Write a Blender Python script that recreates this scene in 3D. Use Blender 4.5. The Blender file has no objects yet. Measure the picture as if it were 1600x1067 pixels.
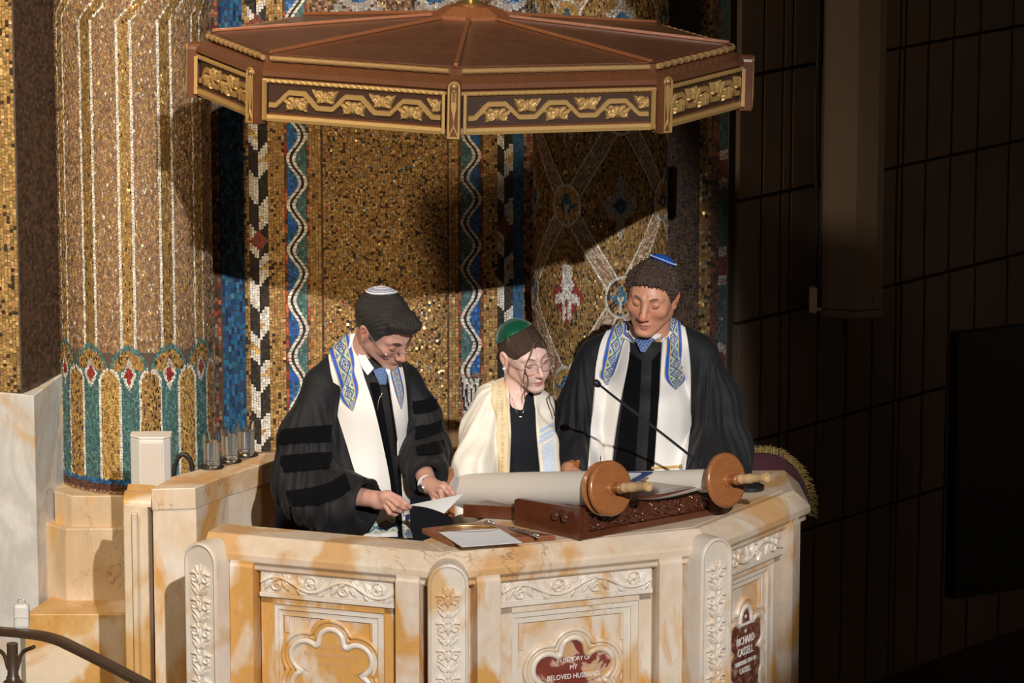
import bpy, math, random
import numpy as np
from mathutils import Vector
from mathutils.bvhtree import BVHTree
R = math.radians
rng = np.random.default_rng(7)
random.seed(7)
scene = bpy.context.scene
COL = scene.collection
# ---------------------------------------------------------------- camera
PITCH = R(12.0); FPX = 7000.0; DIST = 14.0
FW = np.array([0, math.cos(PITCH), -math.sin(PITCH)]); UP = np.array([0, math.sin(PITCH), math.cos(PITCH)]); RT = np.array([1., 0, 0])
CAM = np.array([0, 0, 1.5]) - FW * DIST
cd = bpy.data.cameras.new('camera'); cam = bpy.data.objects.new('camera', cd); COL.objects.link(cam)
cam.location = CAM; cam.rotation_euler = (math.pi / 2 - PITCH, 0, 0)
cd.sensor_width = 36; cd.lens = FPX / 1600 * 36; cd.clip_end = 200
scene.camera = cam
# ---------------------------------------------------------------- world, lights, exposure
w = bpy.data.worlds.new('world'); scene.world = w; w.use_nodes = True
w.node_tree.nodes['Background'].inputs[0].default_value = (1.0, 0.72, 0.5, 1)
w.node_tree.nodes['Background'].inputs[1].default_value = 0.058
def lamp(kind, name, loc, target, energy, color, **kw):
    d = bpy.data.lights.new(name, kind); d.energy = energy; d.color = color
    for k, v in kw.items(): setattr(d, k, v)
    o = bpy.data.objects.new(name, d); COL.objects.link(o); o.location = loc
    o.rotation_euler = (Vector(target) - Vector(loc)).to_track_quat('-Z', 'Y').to_euler(); return o
lamp('SPOT', 'key_spot', (4.07, -28.0, 13.75), (-1.30, 0.2, 1.22), 34000, (1.0, 0.975, 0.95), spot_size=R(8.35), spot_blend=0.06, shadow_soft_size=0.12)
lamp('AREA', 'front_fill', (-7.5, -10.5, 3.2), (-0.3, 0.8, 1.3), 20, (1.0, 0.86, 0.68), shape='DISK', size=2.5)
lamp('AREA', 'column_wash', (-2.9, -3.5, 6.0), (-1.5, 1.4, 1.5), 34, (1.0, 0.80, 0.54), shape='DISK', size=0.6, spread=R(50))
scene.view_settings.view_transform = 'Standard'; scene.view_settings.look = 'None'
scene.view_settings.exposure = 0.0; scene.view_settings.gamma = 1.0; scene.view_settings.use_curve_mapping = False
# ---------------------------------------------------------------- measuring helpers
def ray(x, y):
    d = FW * FPX + RT * (x - 800) + UP * (533.5 - y); return d / np.linalg.norm(d)
def A(x, y, Y):
    d = ray(x, y); return CAM + d * (Y - CAM[1]) / d[1]
def Az(x, y, z):
    d = ray(x, y); return CAM + d * (z - CAM[2]) / d[2]
# ---------------------------------------------------------------- object helpers
ORG = {}
def link(o, parent=None, org=(0, 0, 0)):
    COL.objects.link(o); ORG[o.name] = np.array(org, float)
    if parent is not None: o.parent = parent
    return o
def tag(o, label=None, cat=None, group=None, kind=None):
    if label: o['label'] = label
    if cat: o['category'] = cat
    if group: o['group'] = group
    if kind: o['kind'] = kind
    return o
def thing(name, loc, label, cat, group=None):
    o = bpy.data.objects.new(name, None); o.location = loc; link(o, None, loc); o.empty_display_size = .05
    return tag(o, label, cat, group)
def mo(name, V, F, mat, parent=None, smooth=False, uv=None, col=None, met=None, bevel=0, org=None, sharp=None, fm=None):
    """mesh object from world-space vertices; col / met are per face"""
    V = np.asarray(V, np.float64).reshape(-1, 3)
    if parent is not None: org = ORG[parent.name]; loc = (0, 0, 0)
    else:
        if org is None: org = np.array([(V[:, 0].min() + V[:, 0].max()) / 2, (V[:, 1].min() + V[:, 1].max()) / 2, V[:, 2].min()])
        loc = tuple(org)
    me = bpy.data.meshes.new(name)
    W = V - np.asarray(org)
    if isinstance(F, np.ndarray):
        n, k = F.shape
        me.vertices.add(len(W)); me.vertices.foreach_set('co', W.astype(np.float32).ravel())
        me.loops.add(n * k); me.loops.foreach_set('vertex_index', F.astype(np.int32).ravel())
        me.polygons.add(n); me.polygons.foreach_set('loop_start', np.arange(0, n * k, k, dtype=np.int32))
        me.update(calc_edges=True); me.validate()
    else:
        me.from_pydata([tuple(p) for p in W], [], [tuple(int(i) for i in f) for f in F]); me.update()
    np_ = len(me.polygons)
    lt = np.zeros(np_, np.int32); me.polygons.foreach_get('loop_total', lt)
    if col is not None:
        a = me.color_attributes.new('col', 'FLOAT_COLOR', 'CORNER')
        c = np.ones((np_, 4), np.float32); c[:, :3] = np.asarray(col)[:np_]
        if met is not None: c[:, 3] = np.asarray(met)[:np_]
        a.data.foreach_set('color', np.repeat(c, lt, axis=0).ravel())
    if uv is not None:
        l = me.uv_layers.new(name='UVMap'); li = np.zeros(len(me.loops), np.int32); me.loops.foreach_get('vertex_index', li)
        l.data.foreach_set('uv', np.asarray(uv, np.float32)[li].ravel())
    if smooth: me.polygons.foreach_set('use_smooth', np.ones(np_, bool))
    for m in (mat if isinstance(mat, (list, tuple)) else [mat]): me.materials.append(m)
    if fm is not None: me.polygons.foreach_set('material_index', np.asarray(fm, np.int32))
    if sharp: me.set_sharp_from_angle(angle=R(sharp))
    o = bpy.data.objects.new(name, me); o.location = loc; link(o, parent, org)
    if bevel:
        b = o.modifiers.new('bevel', 'BEVEL'); b.width = bevel; b.segments = 2; b.limit_method = 'ANGLE'; b.angle_limit = R(40)
    return o
def nrm(v):
    v = np.asarray(v, float); return v / (np.linalg.norm(v, axis=-1, keepdims=True) + 1e-12)
def smoothcurve(P, n):
    """Catmull-Rom through points, n samples"""
    P = np.asarray(P, float); m = len(P)
    if m == 2: return P[0] + np.linspace(0, 1, n)[:, None] * (P[1] - P[0])
    Q = np.vstack([2 * P[0] - P[1], P, 2 * P[-1] - P[-2]]); t = np.linspace(0, m - 1 - 1e-9, n); i = t.astype(int); f = (t - i)[:, None]
    a, b, c, d = Q[i], Q[i + 1], Q[i + 2], Q[i + 3]
    return .5 * (2 * b + (c - a) * f + (2 * a - 5 * b + 4 * c - d) * f ** 2 + (3 * b - a - 3 * c + d) * f ** 3)
class MB:
    def __init__(s): s.v = []; s.f = []; s.n = 0; s.c = []
    def add(s, V, F, c=None):
        V = np.asarray(V, float).reshape(-1, 3); s.v.append(V); s.f += [[int(i) + s.n for i in f] for f in F]; s.n += len(V)
        if c is not None: s.c += [c] * len(F)
        return s
    def box(s, c, size, ax=None, c_=None):
        ax = np.eye(3) if ax is None else np.asarray(ax); h = np.array(size) / 2
        V = [np.asarray(c) + (ax.T @ (h * np.array([i, j, k]))) for i in (-1, 1) for j in (-1, 1) for k in (-1, 1)]
        return s.add(V, [(0, 1, 3, 2), (4, 6, 7, 5), (0, 4, 5, 1), (2, 3, 7, 6), (0, 2, 6, 4), (1, 5, 7, 3)], c_)
    def prism(s, P, Q):
        """closed solid between matching polygons P and Q"""
        n = len(P); V = list(P) + list(Q)
        return s.add(V, [tuple(range(n))[::-1], tuple(range(n, 2 * n))] + [(i, (i + 1) % n, n + (i + 1) % n, n + i) for i in range(n)])
    def tube(s, P, r, k=8, n=None, cap=True, flat=1.0):
        P = np.asarray(P, float)
        if n: P = smoothcurve(P, n)
        m = len(P); r = np.interp(np.linspace(0, 1, m), np.linspace(0, 1, len(np.atleast_1d(r))), np.atleast_1d(r))
        T = nrm(np.gradient(P, axis=0)); N = np.cross(T[0], [0, 0, 1.]); N = nrm(N if np.linalg.norm(N) > 1e-3 else np.cross(T[0], [1., 0, 0]))
        V = []
        for i in range(m):
            N = nrm(N - T[i] * (N @ T[i])); B = np.cross(T[i], N)
            a = np.arange(k) * 2 * math.pi / k
            V.append(P[i] + r[i] * (np.cos(a)[:, None] * N + flat * np.sin(a)[:, None] * B))
        F = [(i * k + j, i * k + (j + 1) % k, (i + 1) * k + (j + 1) % k, (i + 1) * k + j) for i in range(m - 1) for j in range(k)]
        if cap: F += [tuple(range(k))[::-1], tuple(range((m - 1) * k, m * k))]
        return s.add(np.vstack(V), F)
    def lathe(s, base, axis, prof, k=24, arc=None):
        """prof = [(radius, height)...]"""
        axis = nrm(axis); N = np.cross(axis, [0, 0, 1.]); N = nrm(N if np.linalg.norm(N) > 1e-3 else np.array([1., 0, 0])); B = np.cross(axis, N)
        a = np.arange(k) * 2 * math.pi / k; V = []
        for r_, h in prof: V.append(np.asarray(base) + axis * h + max(r_, 1e-4) * (np.cos(a)[:, None] * N + np.sin(a)[:, None] * B))
        m = len(prof)
        F = [(i * k + j, i * k + (j + 1) % k, (i + 1) * k + (j + 1) % k, (i + 1) * k + j) for i in range(m - 1) for j in range(k)]
        F += [tuple(range(k))[::-1], tuple(range((m - 1) * k, m * k))]
        return s.add(np.vstack(V), F)
    def build(s, name, mat, parent=None, **k):
        if s.c and 'col' not in k: k['col'] = s.c
        return mo(name, np.vstack(s.v), s.f, mat, parent, **k)
def gridfaces(a, b, closed_a=False):
    i = np.arange(a if closed_a else a - 1)[:, None]; j = np.arange(b - 1)[None, :]; i2 = (i + 1) % a
    return np.stack([i * b + j, i2 * b + j, i2 * b + j + 1, i * b + j + 1], -1).reshape(-1, 4)
# ---------------------------------------------------------------- materials
MATS = {}
def nodes(name):
    m = bpy.data.materials.new(name); m.use_nodes = True; nt = m.node_tree; return m, nt, nt.nodes['Principled BSDF']
def flat(name, col, rough=.5, met=0., spec=.5, sheen=0, bump=0, bscale=200, **kw):
    m, nt, b = nodes(name)
    b.inputs['Base Color'].default_value = (*col, 1); b.inputs['Roughness'].default_value = rough; b.inputs['Metallic'].default_value = met
    b.inputs['Specular IOR Level'].default_value = spec
    if sheen: b.inputs['Sheen Weight'].default_value = sheen; b.inputs['Sheen Roughness'].default_value = .4
    for k, v in kw.items(): b.inputs[k.replace('_', ' ')].default_value = v
    tc = nt.nodes.new('ShaderNodeTexCoord'); n = nt.nodes.new('ShaderNodeTexNoise'); n.inputs['Scale'].default_value = bscale; n.inputs['Detail'].default_value = 4
    nt.links.new(tc.outputs['Object'], n.inputs['Vector'])
    mx = nt.nodes.new('ShaderNodeMix'); mx.data_type = 'RGBA'
    mx.inputs['A'].default_value = (*[c * .88 for c in col], 1); mx.inputs['B'].default_value = (*[min(1, c * 1.08) for c in col], 1)
    nt.links.new(n.outputs['Fac'], mx.inputs['Factor']); nt.links.new(mx.outputs['Result'], b.inputs['Base Color'])
    if bump:
        bp = nt.nodes.new('ShaderNodeBump'); bp.inputs['Strength'].default_value = bump; bp.inputs['Distance'].default_value = .002
        nt.links.new(n.outputs['Fac'], bp.inputs['Height']); nt.links.new(bp.outputs['Normal'], b.inputs['Normal'])
    return m
def ramp(nt, fac, stops):
    r = nt.nodes.new('ShaderNodeValToRGB'); nt.links.new(fac, r.inputs['Fac'])
    while len(r.color_ramp.elements) < len(stops): r.color_ramp.elements.new(.5)
    for e, (p, c) in zip(r.color_ramp.elements, stops): e.position = p; e.color = (*c, 1)
    return r.outputs['Color']
def noise(nt, vec, scale, detail=5, dist=0., rough=.55):
    n = nt.nodes.new('ShaderNodeTexNoise'); n.inputs['Scale'].default_value = scale; n.inputs['Detail'].default_value = detail
    n.inputs['Distortion'].default_value = dist; n.inputs['Roughness'].default_value = rough; nt.links.new(vec, n.inputs['Vector']); return n.outputs['Fac']
def mixc(nt, f, a, b, mode='MIX'):
    m = nt.nodes.new('ShaderNodeMix'); m.data_type = 'RGBA'; m.blend_type = mode
    for s, v in (('Factor', f), ('A', a), ('B', b)):
        if isinstance(v, (int, float)): m.inputs[s].default_value = v
        elif isinstance(v, tuple): m.inputs[s].default_value = (*v, 1)
        else: nt.links.new(v, m.inputs[s])
    return m.outputs['Result']
def coords(nt, sc=(1, 1, 1), rot=(0, 0, 0), off=(0, 0, 0), src='Object'):
    tc = nt.nodes.new('ShaderNodeTexCoord'); mp = nt.nodes.new('ShaderNodeMapping')
    mp.inputs['Scale'].default_value = sc; mp.inputs['Rotation'].default_value = rot; mp.inputs['Location'].default_value = off
    nt.links.new(tc.outputs[src], mp.inputs['Vector']); return mp.outputs['Vector']
def marble(name, light, mid, patch, amt=.5, vein=(.25, .12, .06), sc=1.0, off=(0, 0, 0), rough=.32):
    m, nt, b = nodes(name); v = coords(nt, (sc, sc, sc * .55), (0, .35, .2), off)
    c = ramp(nt, noise(nt, v, 3.2, 6, .9), [(.3, light), (.5, mid), (.62, light), (.75, mid)])
    f = ramp(nt, noise(nt, v, 2.3, 5, 1.6), [(.58 - amt * .22, (0, 0, 0)), (.66 - amt * .2, (1, 1, 1))])
    c = mixc(nt, f, c, patch)
    f2 = ramp(nt, noise(nt, v, 4.1, 9, 2.6, .5), [(.493, (0, 0, 0)), (.5, (1, 1, 1)), (.507, (0, 0, 0))])
    g2 = ramp(nt, noise(nt, v, 1.7, 2), [(.5, (0, 0, 0)), (.62, (.75, .75, .75))])
    f2 = mixc(nt, 1.0, f2, g2, 'MULTIPLY')
    c = mixc(nt, f2, c, vein)
    c = mixc(nt, .35, c, ramp(nt, noise(nt, v, 28, 6), [(.3, (.72, .72, .72)), (.7, (1, 1, 1))]), 'MULTIPLY')
    nt.links.new(c, b.inputs['Base Color']); b.inputs['Roughness'].default_value = rough
    b.inputs['Subsurface Weight'].default_value = .0
    return m
def wood(name, a, b_, rough=.3, sc=(3, 3, 40), rot=(0, 0, 0), coat=.3, gs=1.):
    m, nt, b = nodes(name); v = coords(nt, sc, rot)
    c = mixc(nt, noise(nt, v, 3 * gs, 6, .6), a, b_); c = mixc(nt, .5, c, ramp(nt, noise(nt, v, 14 * gs, 8, 1.2), [(.35, (.55, .5, .45)), (.6, (1, 1, 1))]), 'MULTIPLY')
    nt.links.new(c, b.inputs['Base Color']); b.inputs['Roughness'].default_value = rough; b.inputs['Coat Weight'].default_value = coat; b.inputs['Coat Roughness'].default_value = .2
    return m
def painted(name, rough=.6, met=False, sheen=0, bump=0, bscale=300, spec=.4):
    """colour held per face of the thing itself (woven or tiled pattern); alpha holds how metallic the tile is"""
    m, nt, b = nodes(name); at = nt.nodes.new('ShaderNodeVertexColor'); at.layer_name = 'col'
    nt.links.new(at.outputs['Color'], b.inputs['Base Color']); b.inputs['Roughness'].default_value = rough; b.inputs['Specular IOR Level'].default_value = spec
    if met: nt.links.new(at.outputs['Alpha'], b.inputs['Metallic'])
    if sheen: b.inputs['Sheen Weight'].default_value = sheen
    if bump:
        n = noise(nt, coords(nt), bscale, 3); bp = nt.nodes.new('ShaderNodeBump'); bp.inputs['Strength'].default_value = bump; bp.inputs['Distance'].default_value = .002
        nt.links.new(n, bp.inputs['Height']); nt.links.new(bp.outputs['Normal'], b.inputs['Normal'])
    return m
M = dict(
    tess=painted('tesserae', .3, True, spec=.5), grout=flat('grout', (.085, .06, .04), .9),
    marble=marble('cream_marble', (.82, .72, .61), (.76, .60, .44), (.70, .37, .11), .62, sc=1.35),
    marble_w=marble('white_marble', (.82, .74, .65), (.78, .67, .54), (.70, .45, .22), .2),
    marble_o=marble('ochre_marble', (.66, .40, .16), (.58, .31, .085), (.74, .60, .44), .38, off=(3, 1, 2)),
    marble_t=marble('top_marble', (.80, .68, .54), (.74, .58, .42), (.68, .40, .18), .34, off=(1, 5, 2)),
    marble_g=marble('grey_marble', (.66, .64, .60), (.50, .48, .45), (.56, .36, .18), .22, sc=1.5),
    marble_d=marble('tan_marble', (.66, .52, .36), (.56, .40, .24), (.62, .36, .12), .3, off=(4, 2, 0)),
    red_stone=None,
    roof=wood('roof_walnut', (.11, .043, .02), (.20, .083, .04), .38, (2, 2, 20), (0, 0, .6)),
    walnut=wood('walnut', (.105, .038, .016), (.185, .068, .028), .32, (30, 3, 3)),
    reddish=wood('reddish_walnut', (.23, .08, .032), (.34, .125, .05), .35, (30, 3, 3)),
    giltw=flat('gilded_wood', (.46, .28, .095), .42, .25, bump=.2, bscale=90),
    giltd=flat('gilded_wood_dull', (.36, .21, .08), .5, .15, bump=.2, bscale=90),
    recess=flat('dark_carved_ground', (.05, .022, .012), .5),
    mahog=wood('mahogany', (.08, .022, .010), (.14, .040, .016), .2, (20, 3, 3), coat=.7),
    mahogc=flat('carved_mahogany', (.085, .024, .012), .16, Coat_Weight=.8, bscale=40),
    disc=wood('scroll_wood', (.34, .115, .035), (.46, .18, .06), .28, (6, 6, 30), coat=.6),
    bone=flat('carved_bone', (.66, .44, .22), .45, bump=.9, bscale=110),
    linen=flat('parchment_linen', (.76, .70, .63), .85, bump=.18, bscale=600),
    white=flat('white_plastic', (.72, .68, .62), .4), beige=flat('beige_metal', (.62, .55, .47), .5),
    black=flat('black_rubber', (.012, .012, .013), .5), paper=flat('paper', (.86, .87, .90), .7),
    gown=flat('black_wool', (.0125, .0125, .014), .7, sheen=.05, bump=.25, bscale=500, spec=.3),
    velvet=flat('black_velvet', (.004, .004, .005), .95, spec=.08, sheen=.05),
    knit=flat('black_knit', (.012, .013, .018), .85, bump=.3, bscale=500, spec=.2),
    stole=flat('white_stole_silk', (.86, .83, .79), .55, sheen=.2, bump=.15, bscale=500),
    cream=flat('cream_silk', (.86, .80, .70), .5, sheen=.3, bump=.1, bscale=60),
    shirt=flat('white_shirt', (.86, .86, .86), .6),
    fab=painted('woven_pattern', .6, sheen=.1, bump=.15),
    silver=flat('silver', (.75, .75, .76), .25, .95), steel=flat('dark_steel', (.08, .09, .11), .3, .7),
    bronze=wood('bronze', (.05, .030, .018), (.10, .06, .036), .3, coat=0), brass=flat('brass', (.7, .48, .2), .3, .9),
    blue=flat('blue_cloth_cover', (.02, .05, .20), .5), burg=flat('burgundy_velvet', (.045, .006, .014), .9, sheen=.5, bump=.3, bscale=30),
    fringe=flat('gold_fringe', (.36, .25, .09), .6, .2), letters=flat('white_letters', (.9, .88, .84), .6),
    letters_t=flat('worn_letters', (.60, .38, .22), .6),
    wallR=None, screen=flat('black_screen', (.004, .004, .004), .5), spk=flat('brown_speaker', (.19, .135, .095), .6),
    navy=flat('navy_upholstery', (.012, .02, .045), .85), pearl=flat('pearl', (.9, .9, .92), .25),
)
m, nt, b = nodes('breccia_stone'); v = coords(nt)
c = ramp(nt, noise(nt, v, 9, 4, 1.2), [(.40, (.20, .045, .03)), (.5, (.24, .06, .04)), (.54, (.58, .38, .30)), (.6, (.62, .34, .12)), (.7, (.60, .46, .40))])
nt.links.new(c, b.inputs['Base Color']); b.inputs['Roughness'].default_value = .25; M['red_stone'] = m
m, nt, b = nodes('brown_breccia'); v = coords(nt)
c = ramp(nt, noise(nt, v, 45, 4, .6), [(.35, (.10, .03, .022)), (.5, (.18, .06, .04)), (.6, (.30, .14, .08)), (.7, (.45, .28, .18))])
nt.links.new(c, b.inputs['Base Color']); b.inputs['Roughness'].default_value = .3; M['brown_stone'] = m
m, nt, b = nodes('dark_wall_panel'); v = coords(nt)
c = ramp(nt, noise(nt, v, 1.3, 3), [(.3, (.10, .065, .042)), (.7, (.165, .11, .075))]); nt.links.new(c, b.inputs['Base Color']); b.inputs['Roughness'].default_value = .7; M['wallR'] = m
def hairmat(name, a, b_, scale=(60, 60, 8)):
    m, nt, b = nodes(name); v = coords(nt, scale); n = noise(nt, v, 6, 8, 2.5); c = mixc(nt, ramp(nt, n, [(.38, (0, 0, 0)), (.66, (1, 1, 1))]), a, b_); nt.links.new(c, b.inputs['Base Color'])
    b.inputs['Roughness'].default_value = .42; bp = nt.nodes.new('ShaderNodeBump'); bp.inputs['Strength'].default_value = .8; bp.inputs['Distance'].default_value = .004
    nt.links.new(n, bp.inputs['Height']); nt.links.new(bp.outputs['Normal'], b.inputs['Normal']); return m
def skinmat(name, base, red):
    m, nt, b = nodes(name); v = coords(nt); n = noise(nt, v, 22, 4); c = mixc(nt, ramp(nt, n, [(.35, (0, 0, 0)), (.7, (1, 1, 1))]), base, red)
    nt.links.new(c, b.inputs['Base Color']); b.inputs['Roughness'].default_value = .48; b.inputs['Subsurface Weight'].default_value = .12
    b.inputs['Subsurface Radius'].default_value = (.6, .25, .15); b.inputs['Subsurface Scale'].default_value = .008
    bp = nt.nodes.new('ShaderNodeBump'); bp.inputs['Strength'].default_value = .15; bp.inputs['Distance'].default_value = .001
    nt.links.new(noise(nt, v, 300, 3), bp.inputs['Height']); nt.links.new(bp.outputs['Normal'], b.inputs['Normal']); return m
m, nt, b = nodes('clear_glass'); b.inputs['Transmission Weight'].default_value = 1; b.inputs['Roughness'].default_value = .02; b.inputs['IOR'].default_value = 1.3
b.inputs['Base Color'].default_value = (.97, .98, .98, 1); M['glass'] = m
m, nt, b = nodes('frosty_water'); b.inputs['Transmission Weight'].default_value = .93; b.inputs['Roughness'].default_value = .07; b.inputs['IOR'].default_value = 1.2
b.inputs['Base Color'].default_value = (.90, .92, .94, 1); M['water'] = m
m, nt, b = nodes('lens_glass'); nt.nodes.remove(b); tr_ = nt.nodes.new('ShaderNodeBsdfTransparent'); gl_ = nt.nodes.new('ShaderNodeBsdfGlossy'); gl_.inputs['Roughness'].default_value = .05
mx_ = nt.nodes.new('ShaderNodeMixShader'); mx_.inputs[0].default_value = .03; tr_.inputs[0].default_value = (1, 1, 1, 1); nt.links.new(tr_.outputs[0], mx_.inputs[1]); nt.links.new(gl_.outputs[0], mx_.inputs[2]); nt.links.new(mx_.outputs[0], nt.nodes['Material Output'].inputs['Surface']); M['lens'] = m
# ---------------------------------------------------------------- carved relief plates
def dist_poly(U, Vv, P):
    """distance and arclength fraction to polyline"""
    best = np.full(U.shape, 1e9); tt = np.zeros(U.shape); L = np.r_[0, np.cumsum(np.linalg.norm(np.diff(P, axis=0), axis=1))]; L /= L[-1]
    for i in range(len(P) - 1):
        a, b = P[i], P[i + 1]; d = b - a; q = np.clip(((U - a[0]) * d[0] + (Vv - a[1]) * d[1]) / (d @ d + 1e-12), 0, 1)
        r = np.hypot(U - a[0] - q * d[0], Vv - a[1] - q * d[1]); m_ = r < best; best = np.where(m_, r, best); tt = np.where(m_, L[i] + q * (L[i + 1] - L[i]), tt)
    return best, tt
def ridge(U, Vv, P, w0, w1, h):
    d, t = dist_poly(U, Vv, np.asarray(P, float)); w_ = w0 + (w1 - w0) * t; return h * np.sqrt(np.clip(1 - (d / w_) ** 2, 0, 1))
def spiral(cx, cy, r, a0, turns, sgn=1, n=26):
    t = np.linspace(0, 1, n); a = a0 + sgn * turns * 2 * math.pi * t; q = r * (1 - .85 * t); return np.c_[cx + q * np.cos(a), cy + q * np.sin(a)]
def leaf(U, Vv, x, y, ang, L, W, h):
    c, s_ = math.cos(ang), math.sin(ang); a = (U - x) * c + (Vv - y) * s_; b = -(U - x) * s_ + (Vv - y) * c; t = np.clip(a / L, 0, 1)
    wd = W * np.sin(np.pi * t ** .7) + 1e-6; q = np.clip(1 - (b / wd) ** 2, 0, 1) * (a > 0) * (a < L); return h * np.sqrt(q) * (.7 + .3 * (np.abs(b) > W * .12))
def rosette(U, Vv, x, y, r, h):
    rr = np.hypot(U - x, Vv - y); th = np.arctan2(Vv - y, U - x); edge = r * (.78 + .22 * np.abs(np.cos(2.5 * th)))
    return h * np.sqrt(np.clip(1 - (rr / edge) ** 2, 0, 1)) * (.6 + .4 * np.abs(np.cos(2.5 * th))) + h * .8 * (rr < r * .2) + h * .9 * np.sqrt(np.clip(1 - ((rr - r * 1.15) / (r * .16)) ** 2, 0, 1))
def relief(name, fr, u0, u1, v0, v1, hf, mat, parent, res=.0022, thick=.006, cut=None, base=0.):
    """fr = (origin, u axis, v axis, normal); hf(U,V) height field; cut keeps only raised parts"""
    o, ux, vx, nx = [np.asarray(q, float) for q in fr]; nu = max(3, int((u1 - u0) / res)); nv = max(3, int((v1 - v0) / res))
    u = np.linspace(u0, u1, nu); v = np.linspace(v0, v1, nv); U, Vv = np.meshgrid(u, v, indexing='ij'); H = hf(U, Vv)
    if cut is None:
        e = np.minimum(np.minimum(U - u0, u1 - U), np.minimum(Vv - v0, v1 - Vv)); Hh = np.where(e < 1e-6, -thick, H)
    else: Hh = np.where(H < cut, -thick, H)
    P = o + U[..., None] * ux + Vv[..., None] * vx + (Hh[..., None] + base) * nx
    F = gridfaces(nu, nv)
    if cut is not None:
        k = (H >= cut).ravel(); F = F[k[F].any(1)]
        used = np.unique(F); mp = -np.ones(nu * nv, int); mp[used] = np.arange(len(used)); F = mp[F]; P = P.reshape(-1, 3)[used]
    if np.dot(np.cross(ux, vx), nx) < 0: F = F[:, ::-1]
    return mo(name, P, F, mat, parent, smooth=True, sharp=50)
def rinceau(W, Hh, n, h, amp=.30, rose=True):
    """heightfield of a running scroll with curls, leaves and rosettes"""
    xs = np.linspace(-W / 2, W / 2, 90); lam = W / n
    def f(U, Vv):
        H = ridge(U, Vv, np.c_[xs, amp * Hh * np.sin(2 * math.pi * xs / lam)], Hh * .09, Hh * .09, h)
        for k in range(int(2 * n)):
            x = -W / 2 + (k + .5) * lam / 2; s_ = 1 if math.sin(2 * math.pi * x / lam) > 0 else -1
            if rose and k % 2 == 1: H = np.maximum(H, rosette(U, Vv, x, -s_ * Hh * .12, Hh * .24, h))
            else: H = np.maximum(H, ridge(U, Vv, spiral(x, -s_ * Hh * .1, Hh * .30, s_ * math.pi / 2, 1.35, 1), Hh * .09, Hh * .05, h))
            for q, a in ((-.5, .7), (.5, 2.4), (.2, -1.0), (-.25, 4.2)):
                H = np.maximum(H, leaf(U, Vv, x + q * lam * .42, s_ * Hh * .16, s_ * a, Hh * .62, Hh * .17, h * .8))
        return H
    return f
# ================================================================ SETTING: mosaic wall, columns, side wall, floor
WY = 1.75; KX = 448.5; KZ = 437.9
def Wx(px): return (px - 800) / KX
def Wz(py): return (588.9 + KZ - py) / KZ
GOLDS = np.array([[.50, .29, .095], [.42, .235, .075], [.60, .38, .13], [.31, .165, .055], [.68, .46, .19], [.48, .24, .09]])
def gold(n, dark=0.1, bright=.05):
    c = GOLDS[rng.choice(6, n, p=[.3, .26, .16, .1, .06, .12])] * rng.uniform(.84, 1.14, (n, 1)); m_ = np.full(n, .3)
    k = rng.random(n) < dark; c[k] = np.array([.06, .035, .02]); k = rng.random(n) < bright; c[k] = np.array([.66, .42, .13]); m_[k] = .7
    return c, m_
def pal(n, cols, j=.2):
    return np.array(cols)[rng.integers(0, len(cols), n)] * rng.uniform(1 - j, 1 + j, (n, 1))
WHITE = [[.72, .69, .62], [.66, .62, .54], [.60, .55, .47]]; BLACK = [[.02, .018, .016], [.035, .028, .024]]
BLUE = [[.03, .12, .30], [.02, .08, .20], [.04, .19, .38], [.018, .05, .12]]; TEAL = [[.07, .18, .17], [.05, .13, .13], [.12, .25, .23], [.09, .16, .16]]
RED = [[.42, .07, .035], [.30, .05, .03], [.55, .14, .05]]; BROWN = [[.10, .05, .03], [.14, .07, .04], [.07, .035, .022]]
ROSE = [[.34, .19, .11], [.28, .16, .09], [.40, .25, .15], [.22, .14, .09], [.38, .22, .12]]
def mosaic(name, parent, f, u0, u1, v0, v1, du, dv, colfn, gap=.09, tilt=.05, jit=.08, off=0., mat=None, stag=True):
    """individual tesserae set on surface f(u,v) -> point, normal; columns run along v"""
    us = np.arange(u0 + du / 2, u1, du) if u1 - u0 > du else np.array([(u0 + u1) / 2]); C = []
    for u in us:
        v = np.arange(v0 + dv / 2 - (rng.random() * dv if stag else 0), v1 + dv / 2, dv); v = v + rng.uniform(-jit, jit, len(v)) * dv; C.append(np.c_[np.full(len(v), u), v])
    C = np.vstack(C); C[:, 0] += rng.uniform(-jit, jit, len(C)) * du
    col, met, keep = colfn(C[:, 0], C[:, 1])
    if keep is not None: C, col, met = C[keep], col[keep], met[keep]
    n = len(C)
    if n == 0: return None
    sz = rng.uniform(.9, 1.06, (n, 2)); Q = []; tx, ty = rng.normal(0, tilt, n), rng.normal(0, tilt, n)
    for a, b in ((-1, -1), (1, -1), (1, 1), (-1, 1)):
        uu = C[:, 0] + a * du * (.5 - gap / 2) * sz[:, 0] + rng.uniform(-.06, .06, n) * du; vv = C[:, 1] + b * dv * (.5 - gap / 2) * sz[:, 1] + rng.uniform(-.06, .06, n) * dv
        P, N = f(uu, vv); Q.append(P + N * (off + .0015 + (a * tx * .5 + b * ty * .5) * .012)[:, None])
    V = np.stack(Q, 1).reshape(-1, 3); F = np.arange(4 * n).reshape(-1, 4)
    Pn, Nn = f(C[:, 0], C[:, 1]); g = np.cross(V[1::4] - V[0::4], V[2::4] - V[1::4]); fl = (g * Nn).sum(1) < 0; F[fl] = F[fl][:, ::-1]
    return mo(name, V, F, mat or M['tess'], parent, col=col, met=met)
def planef(px, py, Y=WY):
    """pattern units of one wall pixel: px rightwards, py downwards"""
    P = np.stack([(px - 800) / KX, np.full(px.shape, Y), (588.9 + KZ - py) / KZ], -1); return P, np.tile([0, -1., 0], (len(px), 1))
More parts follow.
